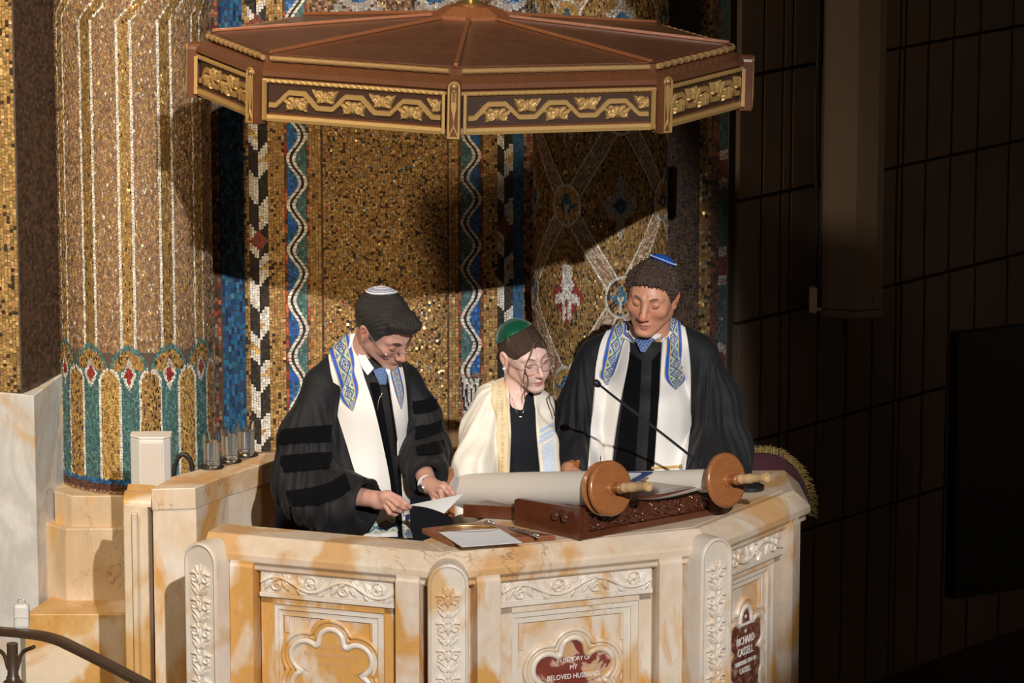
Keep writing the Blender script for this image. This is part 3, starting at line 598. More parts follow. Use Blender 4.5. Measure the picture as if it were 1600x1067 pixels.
def panel(i, lines, stone, lett, scale=1.0):
    fr = frame(i); o, u, n, L = fr; a, b = .178, L - .178; Z = np.array([0, 0, 1.])
    if i == 2: a, b = .135, L - .125
    g = MB(); pbox(g, fr, a, b, -.06, -.032, .83, .898); pbox(g, fr, a, a + .042, -.06, -.036, -.3, .815); pbox(g, fr, b - .042, b, -.06, -.036, -.3, .815); pbox(g, fr, a, b, -.06, -.036, .795, .83)
    g.build('panel_frame', M['marble'], pul, bevel=.002)
    g = MB(); pbox(g, fr, a, b, -.05, -.025, .818, .832)
    for k, (zz, ww) in enumerate(((.795, -.043), (.775, -.051))):
        aa = a + .042 + k * .012; bb = b - .042 - k * .022
        pbox(g, fr, aa - .002, bb + .002, -.06, ww, zz - .018, zz); pbox(g, fr, aa - .002, aa + .012, -.06, ww, -.3, zz - .018); pbox(g, fr, bb - .022, bb + .002, -.06, ww, -.3, zz - .018)
    g.build('inner_moulding', M['marble_w'], pul, bevel=.0015)
    W = b - a - .006
    relief('carved_frieze', (o + u * (a + b) / 2 + Z * .864 - n * .032, u, Z, n), -W / 2, W / 2, -.033, .033, rinceau(W, .066, 2 if i < 2 else 1.5, .010), M['marble_w'], pul, base=.002)
    um = (a + b) / 2 + (0 if i < 2 else .0); zt = .742 + (.012, -.020, -.030)[i]; sx = min(1, (b - a - .1) / .31) * scale
    pt = lambda q, w_: [o + u * (um + x * sx) + Z * (zt + y) - n * (.06 - w_) for x, y in q]
    O = starline(CIR, (.14, -.6, -.2), (0, -.2)); g = MB()
    for d_, r_, w_ in ((.004, .0085, .004), (.016, .006, .002)):
        q = starline(CIR, (.14, -.6, -.2), (0, -.2), d=d_); q = np.vstack([q, q[:1]]); g.tube(pt(q, w_), r_, 8)
    g.build('arch_moulding', M['marble'], pul, smooth=True)
    q = starline(CIR, (.14, -.6, -.2), (0, -.2), d=.030); q = np.vstack([q, q[:1]]); g = MB().tube(pt(q, .003), .0095, 10)
    g.build('beaded_moulding', M['marble_w'], pul, smooth=True)
    q = starline(CIR, (.14, -.6, -.2), (0, -.2), d=.037); pq = MB().prism(pt(q, .0005)[::-1], pt(q, .005)[::-1]).build('plaque', stone, pul)
    y = -.055 - (.004, .016, .010)[i]
    for s_, sz, dy in lines:
        y -= dy; V, F = text_mesh(s_, sz); V[:, 0] *= .86 * sx
        mo('inscription', o + np.outer(V[:, 0] + um, u) + np.outer(V[:, 1] + zt + y, Z) - n * .0545 + np.outer(V[:, 2], n), F, lett, pq)
    # slim uprights beside the arch
    
    for q0 in (a + .07, b - .095): g = MB(); pbox(g, fr, q0, q0 + .015, -.06, -.054, zt - .05, .757); g.build('slim_upright', M['marble'], pul)
    for uu in ((.092, .168), (L - .168, L - .092)) if i < 2 else ((.085, .128), (L - .12, L - .07)):
        P = lambda u_, w_, z: o + u * u_ + n * w_ + Z * z
        prof = [(-.06, -.3), (.006, -.3), (.006, .915), (-.0, .921), (-.0, .933), (-.03, .962), (-.06, .962)]
        MB().prism([P(uu[0], w_, z) for w_, z in prof], [P(uu[1], w_, z) for w_, z in prof]).build('pilaster', M['marble'], pul, bevel=.003)
panel(0, [('DEDICATED', .021, .03), ('IN LOVING MEMORY OF', .019, .027), ('S I M O N', .023, .030), ('THE', .013, .022)], M['marble'], M['letters_t'])
panel(1, [('IN MEMORY OF', .0185, .030), ('MY', .021, .027), ('BELOVED HUSBAND', .022, .028)], M['red_stone'], M['letters'])
panel(2, [('IN', .014, .0), ('LOVING MEMORY', .0135, .024), ('OF', .014, .023), ('RICHARD', .036, .036), ('CASSELL', .036, .036), ('CHERISHED SON OF', .020, .030), ('CASSELL', .026, .028)], M['brown_stone'], M['letters'], 1.0)
def candelabra(U, Vv):
    H = np.zeros(U.shape)
    H = ridge(U, Vv, [(0, -.42), (0, -.03)], .004, .004, .004)
    for k in range(5):
        y = -.07 - k * .085
        for s_ in (-1, 1):
            H = np.maximum(H, ridge(U, Vv, spiral(s_ * .023, y, .018, math.pi / 2 - s_ * .6, 1.2, s_), .0055, .003, .008))
            H = np.maximum(H, ridge(U, Vv, [(0, y - .045), (s_ * .012, y - .03), (s_ * .030, y - .015)], .005, .004, .007))
            H = np.maximum(H, leaf(U, Vv, s_ * .004, y - .052, math.pi / 2 - s_ * .9, .036, .008, .008))
            H = np.maximum(H, leaf(U, Vv, s_ * .006, y + .012, math.pi / 2 - s_ * .35, .03, .007, .007))
        H = np.maximum(H, leaf(U, Vv, 0, y - .02, math.pi / 2, .035, .008, .009))
    return H
for i in range(4):
    o = np.array([*PV[i], 0.])
    ns = [frame(j)[2] for j in (i - 1, i) if 0 <= j < 4]; n = nrm(sum(ns)); u = np.array([-n[1], n[0], 0]); Z = np.array([0, 0, 1.])
    if i == 3: continue
    if i == 0: n = nrm(frame(0)[2] + np.array([-.35, 0, 0])); u = np.array([-n[1], n[0], 0]); o = o + u * .02
    r = .062; zc = .925; P = []
    a = np.linspace(0, math.pi, 15); out = [(-r, -.3)] + [(-r * math.cos(t), zc + r * math.sin(t)) for t in a] + [(r, -.3)]
    f0 = [o + u * x + Z * z + n * .03 for x, z in out]; f1_ = [o + u * x + Z * z - n * .10 for x, z in out]
    f1_ = [p if q[1] < zc - .01 or True else p for p, q in zip(f1_, out)]
    pl = MB().prism(f0, f1_).build('corner_pillar', M['marble_w'] if i else M['marble_w'], pul, bevel=.002)
    ring = [(-(r - .006) * math.cos(t), zc + (r - .006) * math.sin(t)) for t in a]
    MB().tube([o + u * x + Z * z + n * .031 for x, z in [(-r + .006, -.28)] + ring + [(r - .006, -.28)]], .005, 8).build('pillar_moulding', M['marble_w'], pl, smooth=True)
    relief('pillar_carving', (o + Z * .945 + n * .030, u, Z, n), -.046, .046, -.45, -.005, candelabra, M['marble_w'], pl, base=.0015, cut=.0006)
# ---- left wing parapet with the water glasses
wg = thing('marble_wing_wall', (-1.05, .3, -.3), 'ochre and white marble wing parapet left of the pulpit, carrying three water glasses', 'parapet')
tp = [Az(236, 764, 1.0), Az(305, 762, 1.0), Az(357, 742, 1.0), Az(409, 726, 1.0), Az(430, 718, 1.0), Az(431, 706, 1.0), Az(396, 709, 1.0), Az(308, 734, 1.0), Az(270, 744, 1.0)]
MB().prism([(*p[:2], .93) for p in tp], [(*p[:2], 1.0) for p in tp]).build('coping', M['marble_t'], wg, bevel=.003)
cx_ = np.mean([p[:2] for p in tp], 0); lo = [(*(p[:2] + (cx_ - p[:2]) * .02), -.3) for p in tp]
MB().prism(lo, [(p[0], p[1], .93) for p in lo]).build('wall_body', M['marble'], wg)
fl_ = Az(236, 764, 1.0); fr_ = Az(305, 762, 1.0)
q = MB(); zt_ = .995
q.prism([(fl_[0] - .09, fl_[1] - .0, -.3), (fl_[0] - .01, fl_[1] - .02, -.3), (fl_[0] + .005, fl_[1] + .12, -.3), (fl_[0] - .085, fl_[1] + .14, -.3)], [(fl_[0] - .09, fl_[1] - .0, .95), (fl_[0] - .01, fl_[1] - .02, .95), (fl_[0] + .005, fl_[1] + .12, .985), (fl_[0] - .085, fl_[1] + .14, .985)])
q.build('end_pilaster', M['marble_o'], wg, bevel=.004)
q = MB(); t0 = np.array([fl_[0] - .088, fl_[1] + .0, .957]); t1 = np.array([fl_[0] - .0, fl_[1] - .018, .957])
q.prism([t0 + np.array([0, .13 * 0 + .055 * (1 - math.cos(a)), .035 * math.sin(a) - .012]) for a in np.linspace(0, math.pi, 9)], [t1 + np.array([0, .055 * (1 - math.cos(a)), .035 * math.sin(a) - .012]) for a in np.linspace(0, math.pi, 9)])
q.build('scroll_top', M['marble_o'], wg, smooth=True, sharp=40)
MB().box((fl_[0] - .052, fl_[1] - .022, .32), (.018, .02, 1.22)).build('bead', M['marble_o'], wg, bevel=.004)
# ================================================================ CANOPY
CC = np.array([-.135, .25, 2.224]); CR = .862; PH = [R(-2.5 + 45 * k) for k in range(8)]
can = thing('octagonal_canopy', CC, 'octagonal walnut sounding board with gilded carved rim hanging over the three people', 'canopy'); can.rotation_euler = (R(-2.0), R(1.05), 0)
def cp(k, r, z): a = PH[k % 8]; return CC + np.array([r * math.sin(a), -r * math.cos(a), z])
def ringsweep(prof, name, mat, **kw):
    k = len(prof); V = [cp(i, r, z) for i in range(8) for r, z in prof]; F = [(i * k + j, ((i + 1) % 8) * k + j, ((i + 1) % 8) * k + (j + 1) % k, i * k + (j + 1) % k) for i in range(8) for j in range(k)]
    return mo(name, V, F, mat, can, **kw)
ringsweep([(CR - .03, 0), (CR - .006, .0), (CR - .006, .128), (CR + .008, .135), (CR + .004, .15), (CR - .02, .162), (CR - .035, .172), (CR - .038, .192), (CR - .07, .195), (CR - .07, 0)], 'rim', M['walnut'])
ringsweep([(CR - .01, -.002), (CR + .006, -.002), (CR + .008, .008), (CR + .004, .018), (CR - .01, .018)], 'gilded_base_strip', M['giltw'], bevel=.001)
MB().add([cp(i, CR - .03, .002) for i in range(8)] + [cp(i, CR - .03, .02) for i in range(8)], [tuple(range(8))[::-1], tuple(range(8, 16))] + [(i, (i + 1) % 8, 8 + (i + 1) % 8, 8 + i) for i in range(8)]).build('soffit', M['walnut'], can)
rc = .115; zc_ = .262
for k in range(8):
    V = [cp(k, CR - .055, .196), cp(k + 1, CR - .055, .196), cp(k + 1, rc, zc_), cp(k, rc, zc_)]; V += [p - np.array([0, 0, .012]) for p in V]
    mo('roof_panel', V, [(0, 1, 2, 3), (7, 6, 5, 4), (0, 4, 5, 1), (1, 5, 6, 2), (2, 6, 7, 3), (3, 7, 4, 0)], M['roof'], can)
    a, b = cp(k, CR - .05, .197), cp(k, rc, zc_ + .002); d = nrm(b - a); s_ = nrm(np.cross(d, [0, 0, 1])); up = np.cross(s_, d)
    MB().box((a + b) / 2 + up * .004, (np.linalg.norm(b - a), .014, .010), (d, s_, up)).build('roof_rib', M['reddish'], can, bevel=.002)
    # edge-aligned frame
    p0, p1 = cp(k, CR, 0), cp(k + 1, CR, 0); L = np.linalg.norm(p1 - p0); u = (p1 - p0) / L; n = np.array([u[1], -u[0], 0]); mid = (p0 + p1) / 2; Z = np.array([0, 0, 1.]); dz = -n * .0075 * 0
    ins = -.006 * math.cos(R(22.5))
    MB().box(mid + Z * .067 + n * (ins + .001), (L - .05, .003, .083), (u, n, Z)).build('frieze_ground', M['recess'], can)
    W = L - .085; per = W / 3
    def hf(U, Vv, W=W, per=per):
        H = np.zeros(U.shape); pts = []; x = -W / 2
        pts.append((x - .01, -.020))
        for j in range(3):
            pts += [(x + per * .12, -.020), (x + per * .34, .020), (x + per * .62, .020), (x + per * .84, -.020)]; x += per
        pts.append((x + .01, -.020)); d, _ = dist_poly(U, Vv, np.array(pts))
        for j in range(4):
            x0 = -W / 2 + j * per
            for cx, cy, s_ in ((x0 + per * .48, -.010, 1), (x0 + per * .98, .012, -1)):
                if abs(cx) > W / 2: continue
                for q in (-1, 1):
                    H = np.maximum(H, ridge(U, Vv, spiral(cx + q * .022, cy - s_ * .006, .018, math.pi / 2 * s_, 1.1, q * s_), .0062, .004, .010))
                    H = np.maximum(H, leaf(U, Vv, cx - q * .004, cy + s_ * .014, -s_ * math.pi / 2 + q * .8, .055, .011, .010))
                    H = np.maximum(H, leaf(U, Vv, cx + q * .01, cy - s_ * .012, s_ * (math.pi / 2) - q * 1.0, .045, .008, .009))
                H = np.maximum(H, leaf(U, Vv, cx, cy + s_ * .014, -s_ * math.pi / 2, .034, .008, .011))
        return np.maximum(H, np.where(d < .0070, .007, 0))
    if abs(math.cos(PH[k] + R(22.5))) > -1:
        relief('gilded_frieze', (mid + Z * .067 + n * ins, u, Z, n), -W / 2, W / 2, -.036, .036, hf, M['giltw'], can, cut=.0015, base=.003, res=.0018, thick=.001)
    for nm, rr, zz, step, mt, rad in (('gilded_rope', .0, .120, .021, 'giltw', .007), ('gilded_bead', -.030, .184, .052, 'giltd', .0085)):
        g = MB(); L2 = L * (CR + rr) / CR; g.tube([mid + n * rr * .92 + Z * zz - u * (L2 / 2 - .02), mid + n * rr * .92 + Z * zz + u * (L2 / 2 - .02)], rad, 8)
        x = -L2 / 2 + .035
        while x < L2 / 2 - .03:
            c = mid + n * rr * .92 + Z * zz + u * x
            if nm == 'gilded_rope': g.tube([c - u * .006 + Z * .004 + n * .003, c + u * .006 - Z * .004 + n * .006], .0032, 5)
            else:
                for q in (-.004, .004): g.tube([c + u * (q - .0016), c + u * (q + .0016)], rad + .0016, 8)
            x += step
        g.build(nm, M[mt], can, smooth=True, sharp=50)
    # corner bracket
    o = cp(k, CR + .0, 0); n2 = nrm(np.array([math.sin(PH[k]), -math.cos(PH[k]), 0])); u2 = np.array([-n2[1], n2[0], 0])
    out = [(-.021, -.012)] + [(-.021 * math.cos(t), .142 + .021 * math.sin(t)) for t in np.linspace(0, math.pi, 9)] + [(.021, -.012)]
    br = MB().prism([o + u2 * x + Z * z + n2 * .026 for x, z in out], [o + u2 * x + Z * z - n2 * .02 for x, z in out]).build('corner_bracket', M['walnut'], can, bevel=.002)
    def motif(U, Vv):
        H = np.where((np.abs(U) > .0125) & (Vv < .142) | (Vv < -.004), .003, 0.)
        H = np.where((np.hypot(U, Vv - .142) > .0125) & (np.hypot(U, Vv - .142) < .0175) & (Vv > .142), .003, H); H = np.maximum(H, .005 * np.sqrt(np.clip(1 - (U / .007) ** 2 - ((Vv - .146) / .007) ** 2, 0, 1)))
        wv = np.interp(Vv, [.02, .045, .06, .085, .10, .125, .135], [.0015, .0018, .004, .0085, .0075, .0075, .003]); H = np.maximum(H, np.where((np.abs(U) < wv) & (Vv > .02) & (Vv < .135), .004, 0)); H = np.where((np.abs(np.abs(U) - .003) < .0012) & (Vv > .10) & (Vv < .13), 0, H)
        d, _ = dist_poly(np.abs(U), Vv, np.array([(0, .028), (.012, .0)])); return np.maximum(H, np.where((d < .002), .003, 0))
    relief('gilded_inlay', (o + n2 * .026, u2, Z, n2), -.018, .018, -.009, .160, motif, M['giltw'], br, cut=.001, base=.0008, res=.0012, thick=.0005)
    for q in (-1, 1):
        MB().box(o + u2 * q * .032 - n2 * .002 + Z * .062, (.010, .012, .12), (u2, n2, Z)).build('bracket_fillet', M['giltw'], br, bevel=.001)
def cap(r0, z0, r1, z1): 
    V = [cp(i, r0, z0) for i in range(8)] + [cp(i, r1, z1) for i in range(8)]; return V, [tuple(range(8))[::-1], tuple(range(8, 16))] + [(i, (i + 1) % 8, 8 + (i + 1) % 8, 8 + i) for i in range(8)]
MB().add(*cap(.125, .255, .125, .272)).add(*cap(.125, .272, .075, .298)).build('roof_cap', M['reddish'], can, bevel=.002)
MB().lathe(CC + np.array([0, 0, .298]), (0, 0, 1), [(.045, 0), (.048, .008), (.03, .014), (.012, .02), (.012, .035), (.02, .045), (.008, .06), (.006, .9)], 24).build('hanging_rod', M['brass'], can, smooth=True, sharp=50)
# ================================================================ LECTERN on the counter
al = R(37); LU = np.array([math.cos(al), math.sin(al), 0]); LB = nrm(np.array([-.72, .69, 0])); LO = np.array([.205, -.559, 1.003]); ZZ = np.array([0, 0, 1.])
lec = thing('tabletop_lectern', LO, 'dark carved mahogany sloping desk on the marble counter, under the open scroll', 'lectern')
def lp(u, b, z): return LO + LU * u + LB * b + ZZ * z
LW = .565; LHt = .098
side = [(0, 0), (.275, 0), (.275, .080), (.262, .086), (0, LHt)]
MB().prism([lp(0, b, z) for b, z in side], [lp(.022, b, z) for b, z in side]).build('side_board', M['mahog'], lec, bevel=.002)
MB().prism([lp(LW - .022, b, z) for b, z in side], [lp(LW, b, z) for b, z in side]).build('side_board', M['mahog'], lec, bevel=.002)
g = MB()
for u0, u1, z0, z1_, b0, b1 in ((.022, LW - .022, 0, .02, .0, .02), (.022, LW - .022, .08, LHt, 0, .02), (.022, .034, .02, .08, 0, .02), (LW - .055, LW - .022, .02, .08, 0, .02), (.022, LW - .022, .02, .08, .012, .02)):
    g.box(lp((u0 + u1) / 2, (b0 + b1) / 2, (z0 + z1_) / 2), (u1 - u0, b1 - b0, z1_ - z0), (LU, LB, ZZ))
g.build('front_frame', M['mahog'], lec, bevel=.0015)
relief('carved_panel', (lp((.034 + LW - .055) / 2, .012, .05), LU, ZZ, -LB), -.238, .238, -.029, .029, rinceau(.476, .058, 3, .011, .3, False), M['mahogc'], lec, base=.002)
MB().prism([lp(.02, .02, LHt - .012), lp(LW - .02, .02, LHt - .012), lp(LW - .02, .52, .045), lp(.15, .52, .045)], [lp(.02, .02, LHt), lp(LW - .02, .02, LHt), lp(LW - .02, .52, .057), lp(.15, .52, .057)]).build('desk_board', M['mahog'], lec, bevel=.002)
q0 = lp(.004, .27, 0) + np.array([.03, .055, 0]); q1 = q0 + np.array([-.195, .045, 0]); q2 = q1 + LU * .30; q3 = q0 + LU * .30
MB().prism([q0, q1, q2, q3], [p + ZZ * .041 for p in (q0, q1, q2, q3)]).build('rear_box', M['mahog'], lec, bevel=.002)
MB().box(lp(LW / 2 + .1, .50, .028), (LW - .28, .03, .056), (LU, LB, ZZ)).build('rear_board', M['mahog'], lec, bevel=.002)
for bb in (.045, .085):
    MB().lathe(lp(0, bb, .066), -LU, [(.005, 0), (.006, .006), (.013, .009), (.014, .016), (.010, .022), (.003, .024)], 16).build('peg', M['mahogc'], lec, smooth=True)
# ================================================================ SCROLL
sc_ = thing('torah_scroll', lp(.25, .2, .1), 'open parchment scroll on two wooden rollers with round discs and carved handles', 'scroll')
near1 = A(953, 763, -.56); far1 = A(713, 768, -.02); near2 = A(1134, 750, -.33); far2 = A(903, 757, .12)
def roller(near, far, r0, r1, fat, dbl):
    d = nrm(near - far); L = np.linalg.norm(near - far)
    MB().lathe(far, d, [(r0, .012), (r0 * 1.0, L * .5), (r1, L - .012 - dbl)], 40).build('parchment_roll', M['linen'], sc_, smooth=True, sharp=40)
    e = nrm(np.cross(d, ZZ))
    for base, s_ in ((near, 1), (far, -1)):
        prof = [(.03, -.012), (.079, -.011), (.084, -.006), (.085, 0.), (.083, .006), (.077, .009), (.072, .0085), (.05, .010), (.02, .011)]
        if s_ == 1 and dbl: MB().lathe(base - d * dbl, d, [(.03, -.009), (.078, -.008), (.083, 0), (.078, .008), (.05, .009)], 48).build('inner_disc', M['disc'], sc_, smooth=True, sharp=50)
        if s_ == -1: MB().lathe(base + d * .022, d, [(.03, -.006), (.076, -.006), (.08, 0), (.076, .006), (.05, .006)], 48).build('inner_disc', M['disc'], sc_, smooth=True, sharp=50)
        ds = MB().lathe(base, d * s_, prof, 56).build('disc', M['disc'], sc_, smooth=True, sharp=50)
        ax = nrm(d + np.array([.10, 0, .03]) * (s_ == 1))
        MB().lathe(base + d * s_ * .009, ax * s_, [(.022, 0), (.022, .004), (.014, .007), (.015, .03), (.018, .034), (.017, .04), (.013, .044)], 24).build('hub', M['disc'], sc_, smooth=True, sharp=50)
        b0 = base + d * s_ * .009 + ax * s_ * .044
        MB().lathe(b0, ax * s_, [(.012, 0), (.0155, .004), (.016, .015), (.0135, .02), (.015, .028), (.0155, .05), (.012, .062), (.013, .068), (.012, .09), (.014, .095), (.0155, .105), (.015, .112), (.009, .112), (.008, .105)], 20).build('handle', M['bone'], sc_, smooth=True, sharp=50)
roller(near1, far1, .056, .054, 1, .032)
roller(near2, far2, .036, .036, 0, 0)
# sheet between the rollers
na = nrm(near1 - far1); nb = nrm(near2 - far2); a0, a1 = far1 + na * .03 + ZZ * .0, near1 - na * .05; b0, b1 = far2 + nb * .03, near2 - nb * .03
t = np.linspace(0, 1, 24); s = np.linspace(0, 1, 12); V = []
for ss in s:
    pa = a0 + (a1 - a0) * ss - ZZ * .030; pb = b0 + (b1 - b0) * ss - ZZ * .022
    for tt in t: V.append(pa + (pb - pa) * tt - ZZ * .012 * math.sin(math.pi * tt) + ZZ * .006 * math.sin(6 * tt + 2 * ss))
V = np.array(V); W2 = V - ZZ * .0015; n_ = len(V); F = gridfaces(12, 24); mo('parchment_sheet', np.vstack([V, W2]), [list(f) for f in F] + [list(f + n_)[::-1] for f in F], M['linen'], sc_, smooth=True)
# ================================================================ THINGS ON AND ROUND THE COUNTER
qz = 1.020
ty_ = [Az(659, 825, qz), Az(752, 814, qz), Az(868, 836, qz), Az(707, 846, qz)]
ty_[0] = ty_[0]; tr = thing('wooden_tray', (*ty_[0][:2], 1.002), 'flat reddish wooden board with a round brass ring, left of the dark desk', 'board')
MB().prism([p - ZZ * .017 for p in ty_], ty_).build('board', M['reddish'], tr, bevel=.002)
c_ = Az(733, 828, qz); a = np.linspace(0, 2 * math.pi, 41); MB().tube([c_ + np.array([.088 * math.cos(x), .045 * math.sin(x), .002]) for x in a], .0045, 8).build('brass_ring', M['brass'], tr, smooth=True)
q = [Az(686, 832, qz + .004), Az(779, 826, qz + .004), Az(816, 848, qz + .004), Az(722, 855, qz + .004)]
pp_ = MB().prism(q, [p + ZZ * .0015 for p in q]).build('paper_sheet', M['paper']); tag(pp_, 'white printed sheet of paper lying flat on the wooden board at the counter front', 'paper')
ya = thing('torah_pointer', Az(812, 826, qz), 'engraved silver reading pointer lying beside the white sheet', 'pointer')
p0, p1 = Az(797, 824, qz + .012), Az(838, 836, qz + .012); ya.location = p0; ORG[ya.name] = p0
MB().tube([p0 + (p1 - p0) * x for x in np.linspace(0, 1, 22)], [.004, .006, .003, .0065, .004, .0055, .0035, .006, .0065, .007, .004], 8).build('shaft', M['silver'], ya, smooth=True)
MB().lathe(p1, p1 - p0, [(.004, 0), (.008, .004), (.008, .009), (.003, .014)], 12).build('knob', M['silver'], ya, smooth=True)
e_ = thing('small_silver_clasp', Az(762, 817, qz), 'tiny silver clasp at the back edge of the wooden board', 'clasp'); MB().tube([Az(757, 816, qz + .006), Az(764, 815, qz + .009), Az(773, 818, qz + .005)], [.004, .006, .003], 8, 8).build('clasp_body', M['silver'], e_, smooth=True)
# blue folder
bf = thing('blue_folder', A(985, 752, -.08), 'open dark blue folder with white pages behind the first scroll roller', 'folder')
q = [A(972, 757, -.36), A(988, 756, -.36), A(1020, 739.5, -.22), A(972, 740, -.22)]; MB().prism(q, [p + ZZ * .006 for p in q]).build('cover', M['blue'], bf)
q = [A(972, 754, -.345), A(985, 753, -.345), A(1002, 743.5, -.25), A(972, 743.5, -.25)]; MB().prism([p + ZZ * .006 for p in q], [p + ZZ * .01 for p in q]).build('pages', M['paper'], bf)
# microphone
mb_ = Az(1172, 764, 1.003); mic = thing('gooseneck_microphone', mb_, 'thin black gooseneck microphone rising in front of the man on the right', 'microphone')
MB().lathe(mb_, (0, 0, 1), [(.045, 0), (.045, .012), (.03, .02), (.01, .024)], 28).build('base', M['black'], mic, smooth=True, sharp=40)
pts = [mb_ + ZZ * .02, mb_ + np.array([-.05, 0, .05]), A(1108, 742, -.05), A(1083, 716, -.10), A(1020, 666, -.22), A(960, 620, -.34), A(944, 607, -.38), A(936, 601, -.395)]
MB().tube(pts, [.0045, .0045, .0042, .0042, .004, .0038, .0036, .0036], 8, 50).build('gooseneck', M['steel'], mic, smooth=True)
hd = A(931, 597, -.40); MB().lathe(hd + np.array([.009, 0, -.009]), nrm(np.array([-.8, -.2, .65])), [(.005, -.006), (.0095, 0), (.0115, .008), (.0105, .016), (.006, .0215), (.001, .023)], 20).build('capsule', M['black'], mic, smooth=True)
# water glasses on black coasters
for i, (px, py, w_) in enumerate(((331, 731, 14.), (359, 722, 14.), (385, 712, 14.))):
    base = Az(px, py - 2, 1.006); nm = ['front', 'middle', 'rear'][i]; r = .0265; h = .108
    lab = ('front of the three water glasses, nearest the white speaker', 'middle one of the three water glasses on the marble wing', 'rearmost of the three water glasses, nearest the bowing man')[i]
    cs_ = MB().lathe(Az(px - 1, py - 1, 1.0005) + np.array([0, 0, 0]), (0, 0, 1), [(.040, 0), (.0415, .002), (.0405, .0045)], 32).build('coaster', M['black'], smooth=True, sharp=40)
    tag(cs_, 'round black coaster under the ' + ('front', 'middle', 'rearmost')[i] + ' water glass', 'coaster', 'coasters on the marble wing')
    gl = thing('water_glass', base, lab, 'glass', 'water glasses on the marble wing')
    MB().lathe(base, (0, 0, 1), [(r * .9, 0), (r * .92, .003), (r, .012), (r * 1.04, h), (r * 1.0, h), (r * .95, .016), (r * .5, .013), (.001, .013)], 36).build('tumbler', M['glass'], gl, smooth=True, sharp=50)
    lv = (.085, .088, .082)[i]
    MB().lathe(base + ZZ * .0145, (0, 0, 1), [(r * .90, 0), (r * .985, lv - .016), (.001, lv - .016)], 36).build('water', M['water'], gl, smooth=True, sharp=50)
# white column speaker standing behind the wing, cable loop
b0 = np.array([*A(237, 765, .52)]); ws = thing('white_column_speaker', b0, 'off-white upright wedge-topped speaker in front of the striped mosaic column', 'loudspeaker')
def wsp(z, s_=1): return [(b0[0] + x * s_, b0[1] + y * s_, z) for x, y in ((-.066, .04), (-.066, -.01), (-.034, -.045), (.044, -.045), (.066, -.02), (.066, .045))]
zt_ = A(237, 678, .52)[2]
MB().prism(wsp(.62), wsp(zt_ - .008)).build('cabinet', M['white'], ws, bevel=.003)
MB().prism(wsp(zt_ - .008, 1.02), wsp(zt_, 1.02)).build('top_cap', M['white'], ws, bevel=.003)
MB().prism([(b0[0] - .03, b0[1] - .049, .66), (b0[0] + .04, b0[1] - .049, .66), (b0[0] + .04, b0[1] - .044, .66), (b0[0] - .03, b0[1] - .044, .66)], [(b0[0] - .03, b0[1] - .049, zt_ - .02), (b0[0] + .04, b0[1] - .049, zt_ - .02), (b0[0] + .04, b0[1] - .044, zt_ - .02), (b0[0] - .03, b0[1] - .044, zt_ - .02)]).build('grille', M['beige'], ws)
cb = MB().tube([A(272, 765, .5), A(273, 730, .5), A(281, 712, .5), A(292, 712, .5), A(300, 728, .5), A(301, 770, .5)], .0075, 10, 40).build('cable_loop', M['black'], smooth=True); tag(cb, 'black cable loop rising between the white speaker and the water glasses', 'cable')
# handrail
hr = thing('bronze_handrail', A(18, 1067, -.75), 'dark bronze handrail descending at the lower left corner', 'handrail')
def rail_box(P, hw, hh, name):
    P = np.array(P); T_ = nrm(np.gradient(P, axis=0)); S = nrm(np.cross(T_, ZZ)); U_ = np.cross(S, T_); V = []
    pr_ = [(-hw, -hh), (hw, -hh), (hw, hh * .5), (hw * .6, hh), (-hw * .6, hh), (-hw, hh * .5)]
    for p, s_, u_ in zip(P, S, U_): V += [p + s_ * a + u_ * b for a, b in pr_]
    k = 6; n = len(P); F = [(i * k + j, i * k + (j + 1) % k, (i + 1) * k + (j + 1) % k, (i + 1) * k + j) for i in range(n - 1) for j in range(k)] + [tuple(range(k))[::-1], tuple(range((n - 1) * k, n * k))]
    return MB().add(V, F).build(name, M['bronze'], hr, bevel=.0015)
rail_box(smoothcurve([A(-60, 984, -.55), A(0, 986, -.6), A(60, 992, -.68), A(92, 1000, -.72), A(110, 1008, -.75), A(160, 1033, -.82), A(225, 1067, -.9), A(330, 1125, -1.05)], 40), .021, .011, 'rail')
pb = A(19, 1000, -.62)
MB().lathe(pb + np.array([0, 0, -.26]), (0, 0, 1), [(.05, -(pb[2] - .26) - .3), (.05, -(pb[2] - .26) - .27), (.03, -(pb[2] - .26) - .25), (.03, .13), (.022, .135), (.02, .145), (.017, .15), (.017, .25)], 20).build('post', M['bronze'], hr, smooth=True, sharp=35)
MB().lathe(pb + np.array([0, 0, .018]), (0, 0, 1), [(.014, 0), (.016, .005), (.010, .012), (.002, .014)], 16).build('finial', M['bronze'], hr, smooth=True)
for s_ in (-1, 1): MB().tube([pb + np.array([s_ * .012, 0, -.09]), pb + np.array([s_ * .03, 0, -.04]), pb + np.array([s_ * .07, -.03, -.012])], [.008, .006, .006], 6, 16).build('scroll_bracket', M['bronze'], hr, smooth=True)
wb = thing('white_plastic_unit', A(34, 980, -.62), 'small white plastic bottle-like unit with a wire ring above the handrail end', 'device')
c_ = A(34, 962, -.62); MB().box(c_, (.048, .034, .078)).build('housing', M['white'], wb, bevel=.010)
MB().box(c_ + np.array([0, -.0175, .0]), (.049, .002, .003)).build('seam', M['beige'], wb)
MB().tube([c_ + np.array([-.012, 0, .038]), c_ + np.array([-.008, 0, .05]), c_ + np.array([.008, 0, .05]), c_ + np.array([.012, 0, .038])], .0015, 6, 12).build('wire_ring', M['silver'], wb, smooth=True)
MB().box(c_ + np.array([0, .0, -.045]), (.02, .02, .03)).build('stem', M['bronze'], wb)
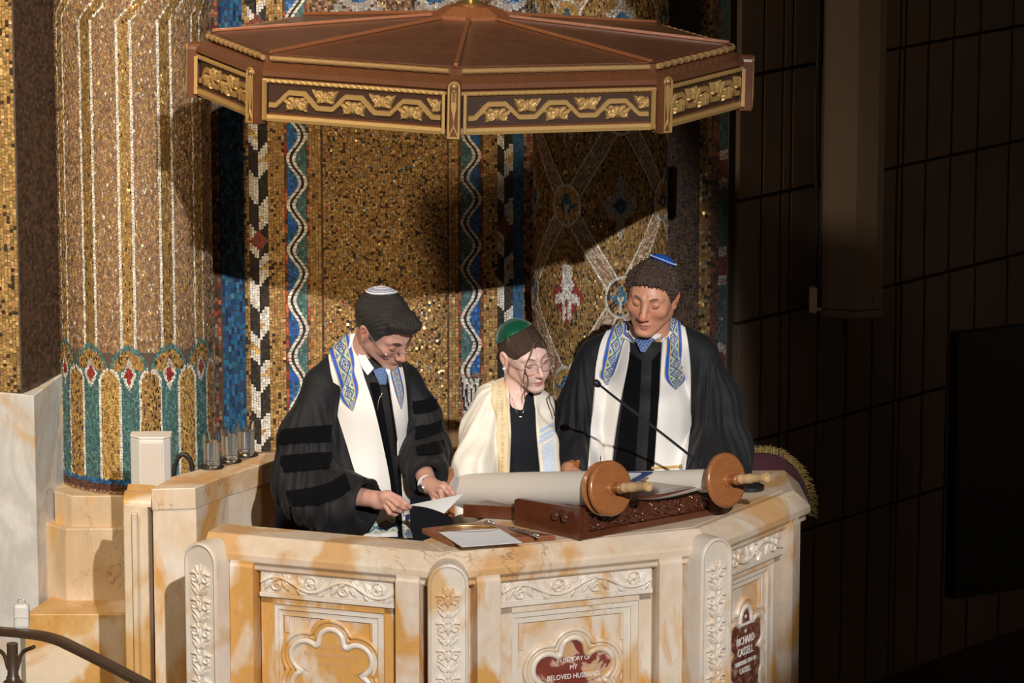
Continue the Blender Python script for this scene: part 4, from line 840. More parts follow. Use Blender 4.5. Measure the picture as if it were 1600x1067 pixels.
# burgundy mantle with gold fringe
mn = thing('velvet_mantle', A(1215, 760, .42), 'dark burgundy velvet scroll mantle with gold fringe behind the right end of the pulpit', 'mantle')
cM = A(1190, 790, .42); rx, rz = .153, .185; U_, V_ = 30, 16; V = []
for i in range(U_):
    a = math.pi * i / (U_ - 1)
    for j in range(V_):
        b = -math.pi / 2 + math.pi * j / (V_ - 1); c = math.cos(b) ** .6; V.append((cM[0] + rx * math.cos(a) * c * (1.0), cM[1] + .075 * math.sin(b) + .004 * math.sin(9 * a), cM[2] + (rz * math.sin(a) * c if True else 0)))
V2 = V; bt = [(x, y, z - .25) for x, y, z in []]
mo('velvet_body', V, gridfaces(U_, V_), M['burg'], mn, smooth=True)
MB().box((cM[0] - .02, cM[1], cM[2] - .10), (rx * 2 * .80, .12, .21)).build('velvet_skirt', M['burg'], mn, bevel=.03)
g = MB()
for i in range(330):
    a = math.radians(rng.uniform(-8, 118)); p = cM + np.array([rx * math.cos(a), -.02 + rng.uniform(-.02, .015), rz * math.sin(a)]); o_n = nrm(np.array([math.cos(a), rng.uniform(-.3, .1), math.sin(a)])); tg = np.array([-math.sin(a), 0, math.cos(a)]) * rng.uniform(-.5, .6); L = rng.uniform(.018, .032)
    g.tube([p, p + o_n * L * .6 + tg * L * .3, p + o_n * L + tg * L * .9 - ZZ * .008], [.0012, .0012, .0006], 4)
f_ = g.build('gold_fringe', M['fringe'], mn); f_['kind'] = 'stuff'
# ================================================================ PEOPLE: distance fields turned into meshes
f32 = np.float32
def grid(lo, hi, h):
    ax = [np.arange(lo[i], hi[i] + h, h, dtype=f32) for i in range(3)]; return np.meshgrid(*ax, indexing='ij'), np.array(lo, float), h
def nets(F, lo, h):
    """surface nets of a signed distance grid"""
    F = np.asarray(F, f32); F = np.where(np.abs(F) < 1e-7, f32(1e-6), F); nx, ny, nz = F.shape; S = F < 0
    c = np.zeros((nx - 1, ny - 1, nz - 1), np.int8)
    for i in (0, 1):
        for j in (0, 1):
            for k in (0, 1): c += S[i:nx - 1 + i, j:ny - 1 + j, k:nz - 1 + k]
    act = (c > 0) & (c < 8); I = np.argwhere(act); idx = -np.ones(act.shape, np.int64); idx[act] = np.arange(len(I))
    P = np.zeros((len(I), 3)); W = np.zeros(len(I))
    val = lambda o: F[I[:, 0] + o[0], I[:, 1] + o[1], I[:, 2] + o[2]]
    for ax in range(3):
        o1, o2 = [q for q in range(3) if q != ax]
        for a in (0, 1):
            for b in (0, 1):
                p = [0, 0, 0]; p[o1] = a; p[o2] = b; q = list(p); q[ax] = 1; f0, f1 = val(p), val(q); m = (f0 < 0) != (f1 < 0)
                t = np.where(m, f0 / np.where(m, f0 - f1, 1), 0); pt = np.tile(np.array(p, float), (len(I), 1)); pt[:, ax] = t; P[m] += pt[m]; W += m
    V = (I + P / W[:, None]) * h + lo; Q = []
    for ax in range(3):
        o1, o2 = [q for q in range(3) if q != ax]; s0 = [slice(None)] * 3; s1 = [slice(None)] * 3; s0[ax] = slice(0, -1); s1[ax] = slice(1, None)
        a, b = S[tuple(s0)], S[tuple(s1)]; E = np.argwhere(a != b); ok = (E[:, o1] > 0) & (E[:, o2] > 0) & (E[:, o1] < F.shape[o1] - 1) & (E[:, o2] < F.shape[o2] - 1); E = E[ok]; ins = a[E[:, 0], E[:, 1], E[:, 2]]
        def g(d1, d2): e = E.copy(); e[:, o1] += d1; e[:, o2] += d2; return idx[e[:, 0], e[:, 1], e[:, 2]]
        q = np.stack([g(-1, -1), g(0, -1), g(0, 0), g(-1, 0)], 1); flip = ins if ax != 1 else ~ins; q[~flip] = q[~flip][:, ::-1]; Q.append(q)
    Q = np.vstack(Q); return V, Q[(Q >= 0).all(1)]
def smooth_mesh(V, Q, it=2, lam=.5):
    e = np.vstack([Q[:, [0, 1]], Q[:, [1, 2]], Q[:, [2, 3]], Q[:, [3, 0]]]); n = len(V)
    for _ in range(it):
        S = np.zeros((n, 3)); c = np.zeros(n)
        for d in range(3): S[:, d] = np.bincount(e[:, 0], V[e[:, 1], d], n) + np.bincount(e[:, 1], V[e[:, 0], d], n)
        c = np.bincount(e[:, 0], minlength=n) + np.bincount(e[:, 1], minlength=n); V = V + lam * (S / np.maximum(c, 1)[:, None] - V)
    return V
def smin(a, b, k=.01): h = np.clip(.5 + .5 * (b - a) / k, 0, 1); return b + (a - b) * h - k * h * (1 - h)
def smax(a, b, k=.01): return -smin(-a, -b, k)
def ell(G, c, r, rot=None):
    X, Y, Z = [g - f32(q) for g, q in zip(G, c)]
    if rot is not None: X, Y, Z = [rot[0][i] * X + rot[1][i] * Y + rot[2][i] * Z for i in range(3)]
    k0 = np.sqrt((X / r[0]) ** 2 + (Y / r[1]) ** 2 + (Z / r[2]) ** 2); k1 = np.sqrt((X / r[0] ** 2) ** 2 + (Y / r[1] ** 2) ** 2 + (Z / r[2] ** 2) ** 2) + 1e-9
    return k0 * (k0 - 1) / k1
def cone(G, a, b, ra, rb, flat=None):
    a, b = np.asarray(a, float), np.asarray(b, float); d = b - a; X, Y, Z = [g - f32(q) for g, q in zip(G, a)]
    t = np.clip((X * f32(d[0]) + Y * f32(d[1]) + Z * f32(d[2])) / f32(d @ d), 0, 1); fx = flat or (1, 1, 1)
    return np.sqrt(((X - t * f32(d[0])) * fx[0]) ** 2 + ((Y - t * f32(d[1])) * fx[1]) ** 2 + ((Z - t * f32(d[2])) * fx[2]) ** 2) - (ra + (rb - ra) * t)
def chain(G, pts, rs, k=.02, flat=None):
    F = None
    for i in range(len(pts) - 1):
        c = cone(G, pts[i], pts[i + 1], rs[i], rs[i + 1], flat); F = c if F is None else smin(F, c, k)
    return F
def wob(G, fr, seed, n=5):
    r_ = np.random.default_rng(seed); out = 0
    for _ in range(n):
        d = nrm(r_.normal(size=3)) * fr * r_.uniform(.7, 1.4); out = out + np.sin(G[0] * f32(d[0]) + G[1] * f32(d[1]) + G[2] * f32(d[2]) + f32(r_.uniform(0, 6.28)))
    return out / n
def rotm(yaw, pitch, roll):
    a, b, c = R(yaw), R(pitch), R(roll)
    Rz = np.array([[math.cos(a), -math.sin(a), 0], [math.sin(a), math.cos(a), 0], [0, 0, 1]]); Rx = np.array([[1, 0, 0], [0, math.cos(b), -math.sin(b)], [0, math.sin(b), math.cos(b)]])
    Ry = np.array([[math.cos(c), 0, math.sin(c)], [0, 1, 0], [-math.sin(c), 0, math.cos(c)]]); return Rz @ Rx @ Ry
class Head:
    def __init__(s, nose_px, Y, yaw, pitch, roll, sc=1.0):
        s.R = rotm(yaw, pitch, roll); s.sc = sc; s.H = A(*nose_px, Y) - s.R @ (np.array([0, -.122, -.037]) * sc)
    def w(s, p): return s.H + (s.R @ (np.asarray(p, float) * s.sc).T).T
    def loc(s, G):
        X, Y, Z = [g - f32(q) for g, q in zip(G, s.H)]; Rm = s.R / s.sc; return [Rm[0, i] * X + Rm[1, i] * Y + Rm[2, i] * Z for i in range(3)]
    def locp(s, V): return (V - s.H) @ s.R / s.sc
def head_sdf(L, g):
    fem = g.get('fem', 0); jw = g.get('jaw', 1.0); X, Y, Z = L; aX = np.abs(X); M_ = [aX, Y, Z]
    cz = g.get('cz', 0.); F = ell(L, (0, .022, .034 + cz), (.074, .092, .082)); F = smin(F, ell(L, (0, -.030, .032 + cz * .6), (.063, .057, .058 + cz * .4)), .03)
    F = smin(F, ell(L, (0, -.034, -.022), (.062 * jw, .058, .064)), .03)
    F = smin(F, cone(M_, (.047 * jw, .0, -.052), (.016 * jw, -.074, -.098), .025, .017), .03)
    F = smin(F, ell(L, (0, -.083, -.100), (.020, .017, .0155)), .018)
    F = smin(F, ell(L, (0, -.074, -.068), (.029, .024, .026)), .015)
    F = smin(F, ell(M_, (.042 * jw, -.064, -.022), (.021, .020, .019)), .02)
    F = smin(F, cone(M_, (.010, -.0865, .0255), (.044, -.070, .026), .0095 if not fem else .008, .008), .014)
    F = smax(F, -ell(M_, (.033, -.104 - .003 * fem, .006), (.021, .018, .0135)), .012)
    F = smin(F, ell(M_, (.0320, -.0775, .0055), (.0145, .0130, .0120)), .0035)
    # upper lid fold
    F = smax(F, -cone(M_, (.020, -.0925, .0150), (.043, -.0865, .0145), .0012, .001), .004)
    nl = g.get('nose', 1.0)
    F = smin(F, cone(L, (0, -.089, .014), (0, -.1115, -.028), .0088 * nl, .0108 * nl), .012)
    F = smin(F, ell(L, (0, -.115, -.0355), (.0118 * nl, .0115, .0105)), .006)
    F = smin(F, ell(M_, (.0125 * nl, -.1020, -.0390), (.0082 * nl, .0110, .0085)), .007)
    F = smax(F, -ell(M_, (.0065, -.110, -.0475), (.0042, .0060, .0040)), .003)
    F = smax(F, -cone(L, (0, -.1045, -.0505), (0, -.1025, -.0600), .0022, .0028), .006)
    F = smax(F, -cone(M_, (.0225, -.0985, -.043), (.034, -.0865, -.068), .0015, .0015), .010) if not fem else smin(F, ell(M_, (.030, -.070, -.048), (.026, .022, .026)), .02)
    F = smin(F, smin(cone(M_, (.0, -.0985, -.0655), (.021, -.0865, -.0705), .0046, .0022), cone(M_, (.004, -.0995, -.0640), (.006, -.0995, -.0650), .0045, .0045), .004), .004)
    F = smin(F, cone(M_, (.0, -.0965, -.0765), (.018, -.0870, -.0725), .0062, .003), .004)
    F = smax(F, -cone(M_, (.0, -.1060, -.0705), (.024, -.0895, -.0712), .0018, .0012), .0025)
    F = smax(F, -ell(L, (0, -.101, -.0885), (.014, .0055, .004)), .008)
    c, s_ = math.cos(.25), math.sin(.25); er = [[1, 0, 0], [0, c, -s_], [0, s_, c]]
    ear = ell(M_, (.0775, .012, -.003), (.0085, .0200, .0335)); ear = smin(ear, ell(M_, (.083, .018, .008), (.0080, .0175, .024)), .006)
    ear = smax(ear, -ell(M_, (.0915, .0105, .003), (.0115, .0125, .0215)), .003); ear = smin(ear, chain(M_, [(.081, .018, -.016), (.084, .0165, .0), (.083, .0125, .014)], [.0030, .0034, .003], .003), .003)
    ear = smin(ear, ell(M_, (.079, -.001, -.006), (.004, .005, .007)), .003); ear = smin(ear, ell(M_, (.0785, .009, -.030), (.0065, .009, .009)), .006)
    F = smin(F, ear, .006)
    return F
def skin_cols(Lp, base, lip, fem=0, old=0):
    n = len(Lp); c = np.tile(np.array(base, float), (n, 1)); X, Y, Z = np.abs(Lp[:, 0]), Lp[:, 1], Lp[:, 2]
    def blob(p, r, col, a):
        w_ = a * np.exp(-(((X - p[0]) / r[0]) ** 2 + ((Y - p[1]) / r[1]) ** 2 + ((Z - p[2]) / r[2]) ** 2)); c[:] = c * (1 - w_[:, None]) + np.array(col) * w_[:, None]
    rd = np.array(base) * np.array([1.02, .68, .62]); blob((.042, -.07, -.03), (.022, .04, .02), rd, .55); blob((0, -.12, -.037), (.014, .02, .013), rd, .6); blob((.082, .012, 0), (.012, .03, .03), rd, .7)
    blob((.032, -.09, .006), (.018, .02, .012), np.array(base) * np.array([.78, .66, .62]), .55)
    k = (Y < -.082) & (X < .0235) & (Z > -.0700 - .0120 * (1 - (X / .0235) ** 2) - .003) & (Z < -.0700 + .0085 * (1 - (X / .026)))
    c[k] = c[k] * .25 + np.array(lip) * .75; k = k & (np.abs(Z + .0708) < .0012); c[k] *= .45; return c
def skinpaint(name):
    m, nt, b = nodes(name); at = nt.nodes.new('ShaderNodeVertexColor'); at.layer_name = 'col'; v = coords(nt)
    c = mixc(nt, .5, at.outputs['Color'], ramp(nt, noise(nt, v, 45, 4), [(.3, (.88, .78, .76)), (.7, (1, 1, 1))]), 'MULTIPLY'); nt.links.new(c, b.inputs['Base Color'])
    b.inputs['Roughness'].default_value = .46; b.inputs['Subsurface Weight'].default_value = .15; b.inputs['Subsurface Radius'].default_value = (.7, .3, .18); b.inputs['Subsurface Scale'].default_value = .006
    bp = nt.nodes.new('ShaderNodeBump'); bp.inputs['Strength'].default_value = .12; bp.inputs['Distance'].default_value = .001
    nt.links.new(noise(nt, v, 350, 3), bp.inputs['Height']); nt.links.new(bp.outputs['Normal'], b.inputs['Normal']); return m
M['skin'] = skinpaint('skin')
def hand_sdf(G, hd):
    """hd: wrist, palm centre chain and finger chains, all world points"""
    F = chain(G, hd['arm'], hd['armr'], .02)
    pr_ = hd['palm']
    for i, (a, b, ra, rb) in enumerate(pr_): F = smin(F, cone(G, a, b, ra, rb), .010)
    D = None
    for pts, rs in hd['fingers']:
        c = chain(G, pts, rs, .003); D = c if D is None else smin(D, c, .0012)
    return smin(F, D, .005)
def build_person(name_label, head, g, neck, torso, hands, base, lip, cat='person'):
    lo, hi = head.H - .175, head.H + .175; nb = np.array(neck[0][-1]); lo = np.minimum(lo, nb - .08); hi = np.maximum(hi, nb + .08); lo[2] = min(lo[2], nb[2] - .10)
    G, lo_, h = grid(lo, hi, .0021); L = head.loc(G); F = head_sdf(L, g) * head.sc
    nk = chain(G, neck[0], neck[1], .02); F = smin(F, nk, .018)
    for a, b, ra, rb in g.get('cords', []): F = smin(F, cone(G, a, b, ra, rb), .012)
    F = smin(F, cone(G, nb, nb - np.array([0, 0, .2]), neck[1][-1] * 1.0, neck[1][-1] * 1.2), .02)
    del G; V, Q = nets(F, lo_, h); V = smooth_mesh(V, Q, 1, .4); C = skin_cols(head.locp(V), base, lip); parts = [(V, Q, C)]; del F
    for hd in hands:
        allp = np.vstack([hd['arm']] + [p for p, r in hd['fingers']]); G, lo_, h = grid(allp.min(0) - .045, allp.max(0) + .045, .0016); F = hand_sdf(G, hd)
        V, Q = nets(F, lo_, h); C = np.tile(np.array(base, float), (len(V), 1)); tips = np.array([p[-1] for p, r in hd['fingers']]); kn = np.array([p[1] for p, r in hd['fingers']])
        for P_, a, col in ((tips, .5, (1.0, .66, .6)), (kn, .35, (1.0, .74, .68))):
            d = np.min([np.linalg.norm(V - p, axis=1) for p in P_], 0); w_ = (a * np.exp(-(d / .009) ** 2))[:, None]; C = C * (1 - w_) + C * np.array(col) * w_
        parts.append((V, Q, C))
    G, lo_, h = grid(np.min([t[0] for t in torso], 0) - .2, np.max([t[0] for t in torso], 0) + .2, .014); F = chain(G, [t[0] for t in torso], [t[1] for t in torso], .04)
    V, Q = nets(F, lo_, h); parts.append((V, Q, np.tile(base, (len(V), 1))))
    n = 0; VV, QQ, CC_ = [], [], []
    for V, Q, C in parts: VV.append(V); QQ.append(Q + n); CC_.append(C[Q].mean(1)); n += len(V)
    V = np.vstack(VV); o = mo('person', V, np.vstack(QQ), M['skin'], smooth=True, col=np.vstack(CC_), org=(nb[0], nb[1], -.31))
    tag(o, name_label, cat); return o
def cloth(name, parent, F, lo_, h, mat, it=2, **kw):
    V, Q = nets(F, lo_, h); V = smooth_mesh(V, Q, it, .5); o = mo(name, V, Q, mat, parent, smooth=True, **kw); return o, BVHTree.FromPolygons([tuple(v) for v in V], [tuple(int(i) for i in q) for q in Q])
CAMV = Vector(CAM)
def onto(bvh, px, py, Yg):
    d = ray(px, py); h = bvh.ray_cast(CAMV, Vector(d))
    if h[0] is None:
        p = A(px, py, Yg); q = bvh.find_nearest(Vector(p)); return np.array(q[0]), np.array(q[1])
    n = np.array(h[1]); return np.array(h[0]), (n if n @ d < 0 else -n)
def ribbon(name, bvh, Lp, Rp, nu, nv, off, th, mat, parent, Yg=0, colf=None, back=None, relax=2, uvlen=None):
    """cloth strip draped on a body surface; Lp/Rp its two edges, back = world points that carry it on round the neck"""
    a = smoothcurve(np.c_[np.array(Lp, float), np.zeros(len(Lp))], nv)[:, :2]; b = smoothcurve(np.c_[np.array(Rp, float), np.zeros(len(Rp))], nv)[:, :2]; P = np.zeros((nu, nv, 3)); N = np.zeros((nu, nv, 3))
    for i in range(nu):
        for j in range(nv):
            q = a[j] + (b[j] - a[j]) * i / (nu - 1); P[i, j], N[i, j] = onto(bvh, q[0], q[1], Yg)
    for _ in range(relax):
        for B in (P, N):
            S = B.copy(); S[1:-1, 1:-1] = (B[:-2, 1:-1] + B[2:, 1:-1] + B[1:-1, :-2] + B[1:-1, 2:]) / 4; S[0, 1:-1] = (B[0, :-2] + B[0, 2:]) / 2; S[-1, 1:-1] = (B[-1, :-2] + B[-1, 2:]) / 2; B[:] = S if B is N else B * .3 + S * .7
    N = nrm(N)
    if back is not None:
        for (pl, pr2) in back:
            row = np.array(pl) + np.linspace(0, 1, nu)[:, None] * (np.array(pr2) - np.array(pl)); P = np.concatenate([row[:, None], P], 1); N = np.concatenate([N[:, :1] * 0 + np.array([0, 0, 1.]), N], 1)
    nv2 = P.shape[1]; O = P + N * (off + th); I_ = P + N * (off - .002); n = nu * nv2; F = gridfaces(nu, nv2); V = np.vstack([O.reshape(-1, 3), I_.reshape(-1, 3)])
    FF = [list(f) for f in F]; g1 = V[F[:, 1]] - V[F[:, 0]]; g2 = V[F[:, 3]] - V[F[:, 0]]; sgn = (np.cross(g1, g2) * N.reshape(-1, 3)[F[:, 0]]).sum() > 0
    if not sgn: FF = [f[::-1] for f in FF]
    FB = [[i + n for i in f[::-1]] for f in FF]; idx = lambda i, j: i * nv2 + j
    br = [idx(i, 0) for i in range(nu)] + [idx(nu - 1, j) for j in range(1, nv2)] + [idx(i, nv2 - 1) for i in range(nu - 2, -1, -1)] + [idx(0, j) for j in range(nv2 - 2, 0, -1)]
    S = [[br[k], br[(k + 1) % len(br)], br[(k + 1) % len(br)] + n, br[k] + n] for k in range(len(br))]; col = None
    if colf is not None:
        uu = (F // nv2).mean(1) / (nu - 1); vv = (F % nv2).mean(1); vv = (vv - (nv2 - nv)) / (nv - 1); c = colf(uu, vv); e = np.tile(np.array([.6, .55, .45]), (len(S), 1)); col = np.vstack([c, c, e])
    return mo(name, V, FF + FB + S, mat, parent, smooth=True, sharp=50, col=col)
NAVY, CRM, TEA, BLU, GLD = np.array([.012, .03, .15]), np.array([.72, .62, .42]), np.array([.16, .33, .36]), np.array([.02, .11, .52]), np.array([.62, .42, .18])
def diam(u, t):
    """nested diamonds: u across 0..1, t along in band widths"""
    d = np.abs(u - .5) * 2 + np.abs(np.mod(t, 1) - .5) * 2; c = np.tile(TEA, (len(u), 1)); k = d < 1; c[k] = NAVY; q = np.mod(d * 5, 2); c[k & (q > 1.0)] = np.array([.52, .55, .56]); c[(d > 1.25) & (d < 1.5)] = CRM; c[d > 1.8] = NAVY; return c
def atara(L):
    def f(u, v):
        t = v * L; c = diam(np.clip((u - .24) / .52, 0, 1), t * 1.9); k = (u < .24) | (u > .76); c[k] = GLD; k = ((u > .04) & (u < .18)) | ((u > .82) & (u < .96)); c[k] = BLU; return c
    return f
def hemband(u, v): return np.where(((v < .08) | (v > .92))[:, None], CRM, diam(np.clip(v, 0, 1), u * 2.2))
def kippah(head, parent, axis, ang, mat, colf=None, cen=(0, .026, .038), rad=(.088, .103, .095), nt=22, na=60, lift=.0, label=None):
    ax = nrm(head.R.T @ np.array(axis, float)); N = nrm(np.cross(ax, [0, 1, 0.1])); B = np.cross(ax, N); V = []; uv = []
    for i in range(nt + 1):
        t = R(ang) * i / nt
        for j in range(na):
            a = 2 * math.pi * j / na; d = ax * math.cos(t) + (N * math.cos(a) + B * math.sin(a)) * math.sin(t); k = 1 / math.sqrt(((d / np.array(rad)) ** 2).sum())
            V.append(head.w(np.array(cen) + d * (k + lift * math.cos(t / R(ang) * math.pi / 2)))); uv.append((i / nt, a))
    V = np.array(V); n = len(V); Cn = head.w(np.array(cen)); V2 = V + nrm(Cn - V) * .004; F = [(i * na + j, i * na + (j + 1) % na, (i + 1) * na + (j + 1) % na, (i + 1) * na + j) for i in range(nt) for j in range(na)]
    col = None
    if colf is not None: FA = np.array(F); uv = np.array(uv); c = colf((uv[FA[:, 0], 0] + uv[FA[:, 2], 0]) / 2, uv[FA[:, 0], 1] + math.pi / na)
    e = [(nt * na + j, nt * na + (j + 1) % na, n + nt * na + (j + 1) % na, n + nt * na + j) for j in range(na)]
    FF = [f[::-1] for f in F] + [tuple(i + n for i in f) for f in F] + e
    if colf is not None: col = np.vstack([c, c, np.tile(c[-1], (na, 1))])
    o = mo('skullcap', np.vstack([V, V2]), FF, mat, parent, smooth=True, sharp=60, col=col)
    if label: o['label'] = label
    return o
def hair_mesh(head, parent, hl, mat, cz=0., extra=(), grow=.010, fr=260, amp=.0022, seed=1, strand=None, cuts=(), name='hair', h=.0023, lab=None, curl=0, rag=.0012, side=0.):
    G, lo_, h = grid(head.H - .15, head.H + .15, h); L = head.loc(G); F = ell(L, (0, .026, .036 + cz), (.074 + grow, .092 + grow, .083 + grow * .9)); F = smin(F, ell(L, (0, -.030, .032 + cz * .6), (.063 + grow * .8, .057 + grow * .8, .058 + cz * .4 + grow * .8)), .02)
    for e in extra: F = smin(F, ell(L, *e[:2]) if len(e) == 2 else cone(L, *e[:4]), .02)
    X, Y, Z = L; aX = np.abs(X); yy, zz = zip(*hl); H_ = np.interp(Y, yy, zz).astype(f32) - f32(side) * np.clip(aX - .008, 0, 1) * np.clip((-.02 - Y) / .03, 0, 1)
    if strand is not None: F = F + amp * strand(X, Y, Z)
    F = smax(F, (H_ - Z + f32(rag) * np.sin(X * 330 + 60 * Y)) * f32(.6), .008)
    for c in cuts: F = smax(F, -ell([aX, Y, Z], *c), .008)
    F = F + f32(amp * .6) * wob(L, fr, seed, 6) * np.clip((Z - H_) / .02, .15, 1)
    if curl: F = F + f32(curl) * (np.sin(X * 310 + 2 * np.sin(Z * 140)) * np.sin(Y * 290 + 2 * np.sin(X * 150 + 1)) * np.sin(Z * 300 + 2 * np.sin(Y * 130)))
    V, Q = nets(F * head.sc, lo_, h); o = mo(name, V, Q, mat, parent, smooth=True)
    if lab: o['label'] = lab
    return o
def face_bits(head, parent, brow, lashc, fem=0):
    for s_ in (-1, 1):
        P = [head.w((s_ * x, y, z)) for x, y, z in ((.013, -.0975, .0245), (.025, -.0935, .0290), (.037, -.0860, .0290), (.048, -.0745, .0235))]
        MB().tube(P, [.0010, .0023, .0020, .0006] if not fem else [.0005, .0010, .0010, .0004], 8, 16, flat=1.7).build('eyebrow', brow, parent, smooth=True)
        P = [head.w((s_ * x, y, z)) for x, y, z in ((.0195, -.0885, .0010), (.026, -.0912, -.0032), (.034, -.0908, -.0038), (.042, -.0868, -.0012), (.0455, -.0825, .0015))]
        MB().tube(P, [.0004, .0008, .0009, .0009, .0005], 6, 16).build('eyelashes', lashc, parent, smooth=True)
M['hair_black'] = hairmat('black_hair', (.007, .006, .005), (.05, .042, .038)); M['hair_curl'] = hairmat('brown_curly_hair', (.022, .012, .008), (.15, .095, .07), (30, 30, 30))
M['hair_brown'] = hairmat('dark_blonde_hair', (.022, .011, .006), (.10, .055, .032)); M['tendril'] = flat('light_brown_tendril', (.14, .075, .038), .4); M['brow_d'] = flat('dark_brow', (.045, .028, .02), .8); M['brow_b'] = flat('brown_brow', (.26, .13, .08), .8)
M['satin'] = flat('green_satin', (.0, .085, .042), .26, spec=.8, sheen=.3); M['blue_k'] = flat('blue_suede', (.012, .10, .52), .7); M['frame'] = flat('clear_pink_frame', (.62, .42, .40), .25)
def glasses(head, parent, wdt, hgt, rim, metal, yb=-.1085, zc=-.001, tint=True, exps=3.0, cx=.033):
    g = MB()
    for s_ in (-1, 1):
        a = np.linspace(0, 2 * math.pi, 33); e = 2 / exps; rx = np.sign(np.cos(a)) * np.abs(np.cos(a)) ** e * wdt; rz = np.sign(np.sin(a)) * np.abs(np.sin(a)) ** e * hgt
        P = np.array([(s_ * cx + x, yb + abs(s_ * cx + x) * .16 - .004, zc + z) for x, z in zip(rx, rz)]); W = head.w(P)
        if rim: g.tube(W, rim, 6, cap=False)
        c = W[:-1]; n_ = head.R @ np.array([0, -1., 0]); MB().prism(list(c), list(c + n_ * .0012)).build('lens', M['lens'], parent)
        g.tube(head.w(np.array([(s_ * (cx + wdt), yb + .004, zc + hgt * .45), (s_ * .071, yb + .02, zc + hgt * .45), (s_ * .079, -.03, .008), (s_ * .080, .01, .016), (s_ * .080, .028, .004)])), [.0013, .0013, .0012, .0012, .0012], 6, 20)
    g.tube(head.w(np.array([(-cx + wdt, yb - .003, zc + .004), (0, yb - .008, zc + .008), (cx - wdt, yb - .003, zc + .004)])), .0012, 6, 8)
    g.build('glasses_frame', metal, parent, smooth=True)
def collar_ring(parent, c, ax, r, hgt, mat, name='shirt_collar', tilt=None, gap=.5):
    ax = nrm(np.asarray(ax, float)); f = nrm(np.asarray(tilt, float)); f = nrm(f - ax * (f @ ax)); s = np.cross(ax, f); V = []; n = 40
    for i in range(n):
        a = gap / 2 + (2 * math.pi - gap) * i / (n - 1); d = f * math.cos(a) + s * math.sin(a); dip = .012 * max(0, math.cos(a))
        for rr, hh in ((r * 1.02, -.01 - dip), (r, hgt - dip), (r + .004, hgt - dip + .002), (r * 1.14 + .004, -.012 - dip)): V.append(np.asarray(c) + d * rr + ax * hh)
    F = [(i * 4 + j, i * 4 + (j + 1) % 4, (i + 1) * 4 + (j + 1) % 4, (i + 1) * 4 + j) for i in range(n - 1) for j in range(4)] + [(0, 1, 2, 3), tuple((n - 1) * 4 + k for k in (3, 2, 1, 0))]
    return mo(name, V, F, mat, parent, smooth=True, sharp=40)
def neck_loop(parent, c, ax, r0, r1, front):
    ax = nrm(np.asarray(ax, float)); f = nrm(np.asarray(front, float)); f = nrm(f - ax * (f @ ax)); s = np.cross(ax, f); V = []; n = 48
    for i in range(n):
        a = R(84) + R(192) * i / (n - 1); d = f * math.cos(a) + s * math.sin(a); up_ = .016 * (1 - math.cos(a)) * .5
        for rr, hh in ((r0, .022 + up_), (r0 + .004, .028 + up_), ((r0 + r1) / 2, .018 + up_), (r1, -.010 + up_), (r1 - .004, -.016 + up_), ((r0 + r1) / 2, .010 + up_)): V.append(np.asarray(c) + d * rr + ax * hh)
    F = [(i * 6 + j, i * 6 + (j + 1) % 6, (i + 1) * 6 + (j + 1) % 6, (i + 1) * 6 + j) for i in range(n - 1) for j in range(6)] + [tuple(range(6)), tuple((n - 1) * 6 + k for k in range(5, -1, -1))]
    return mo('stole_neck_loop', V, F, M['stole'], parent, smooth=True, sharp=60)
def folds(G, c, k, amp, z0, z1, seed=0, tw=0.):
    a = np.arctan2(G[0] - f32(c[0]), -(G[1] - f32(c[1]))); w_ = np.clip((f32(z1) - G[2]) / f32(z1 - z0), 0, 1)
    return f32(amp) * w_ * (np.sin(a * k + seed + tw * G[2] + 1.3 * np.sin(G[2] * 9 + seed)) + .5 * np.sin(a * k * 1.9 + 2 * seed + .8 * np.sin(G[2] * 14)))
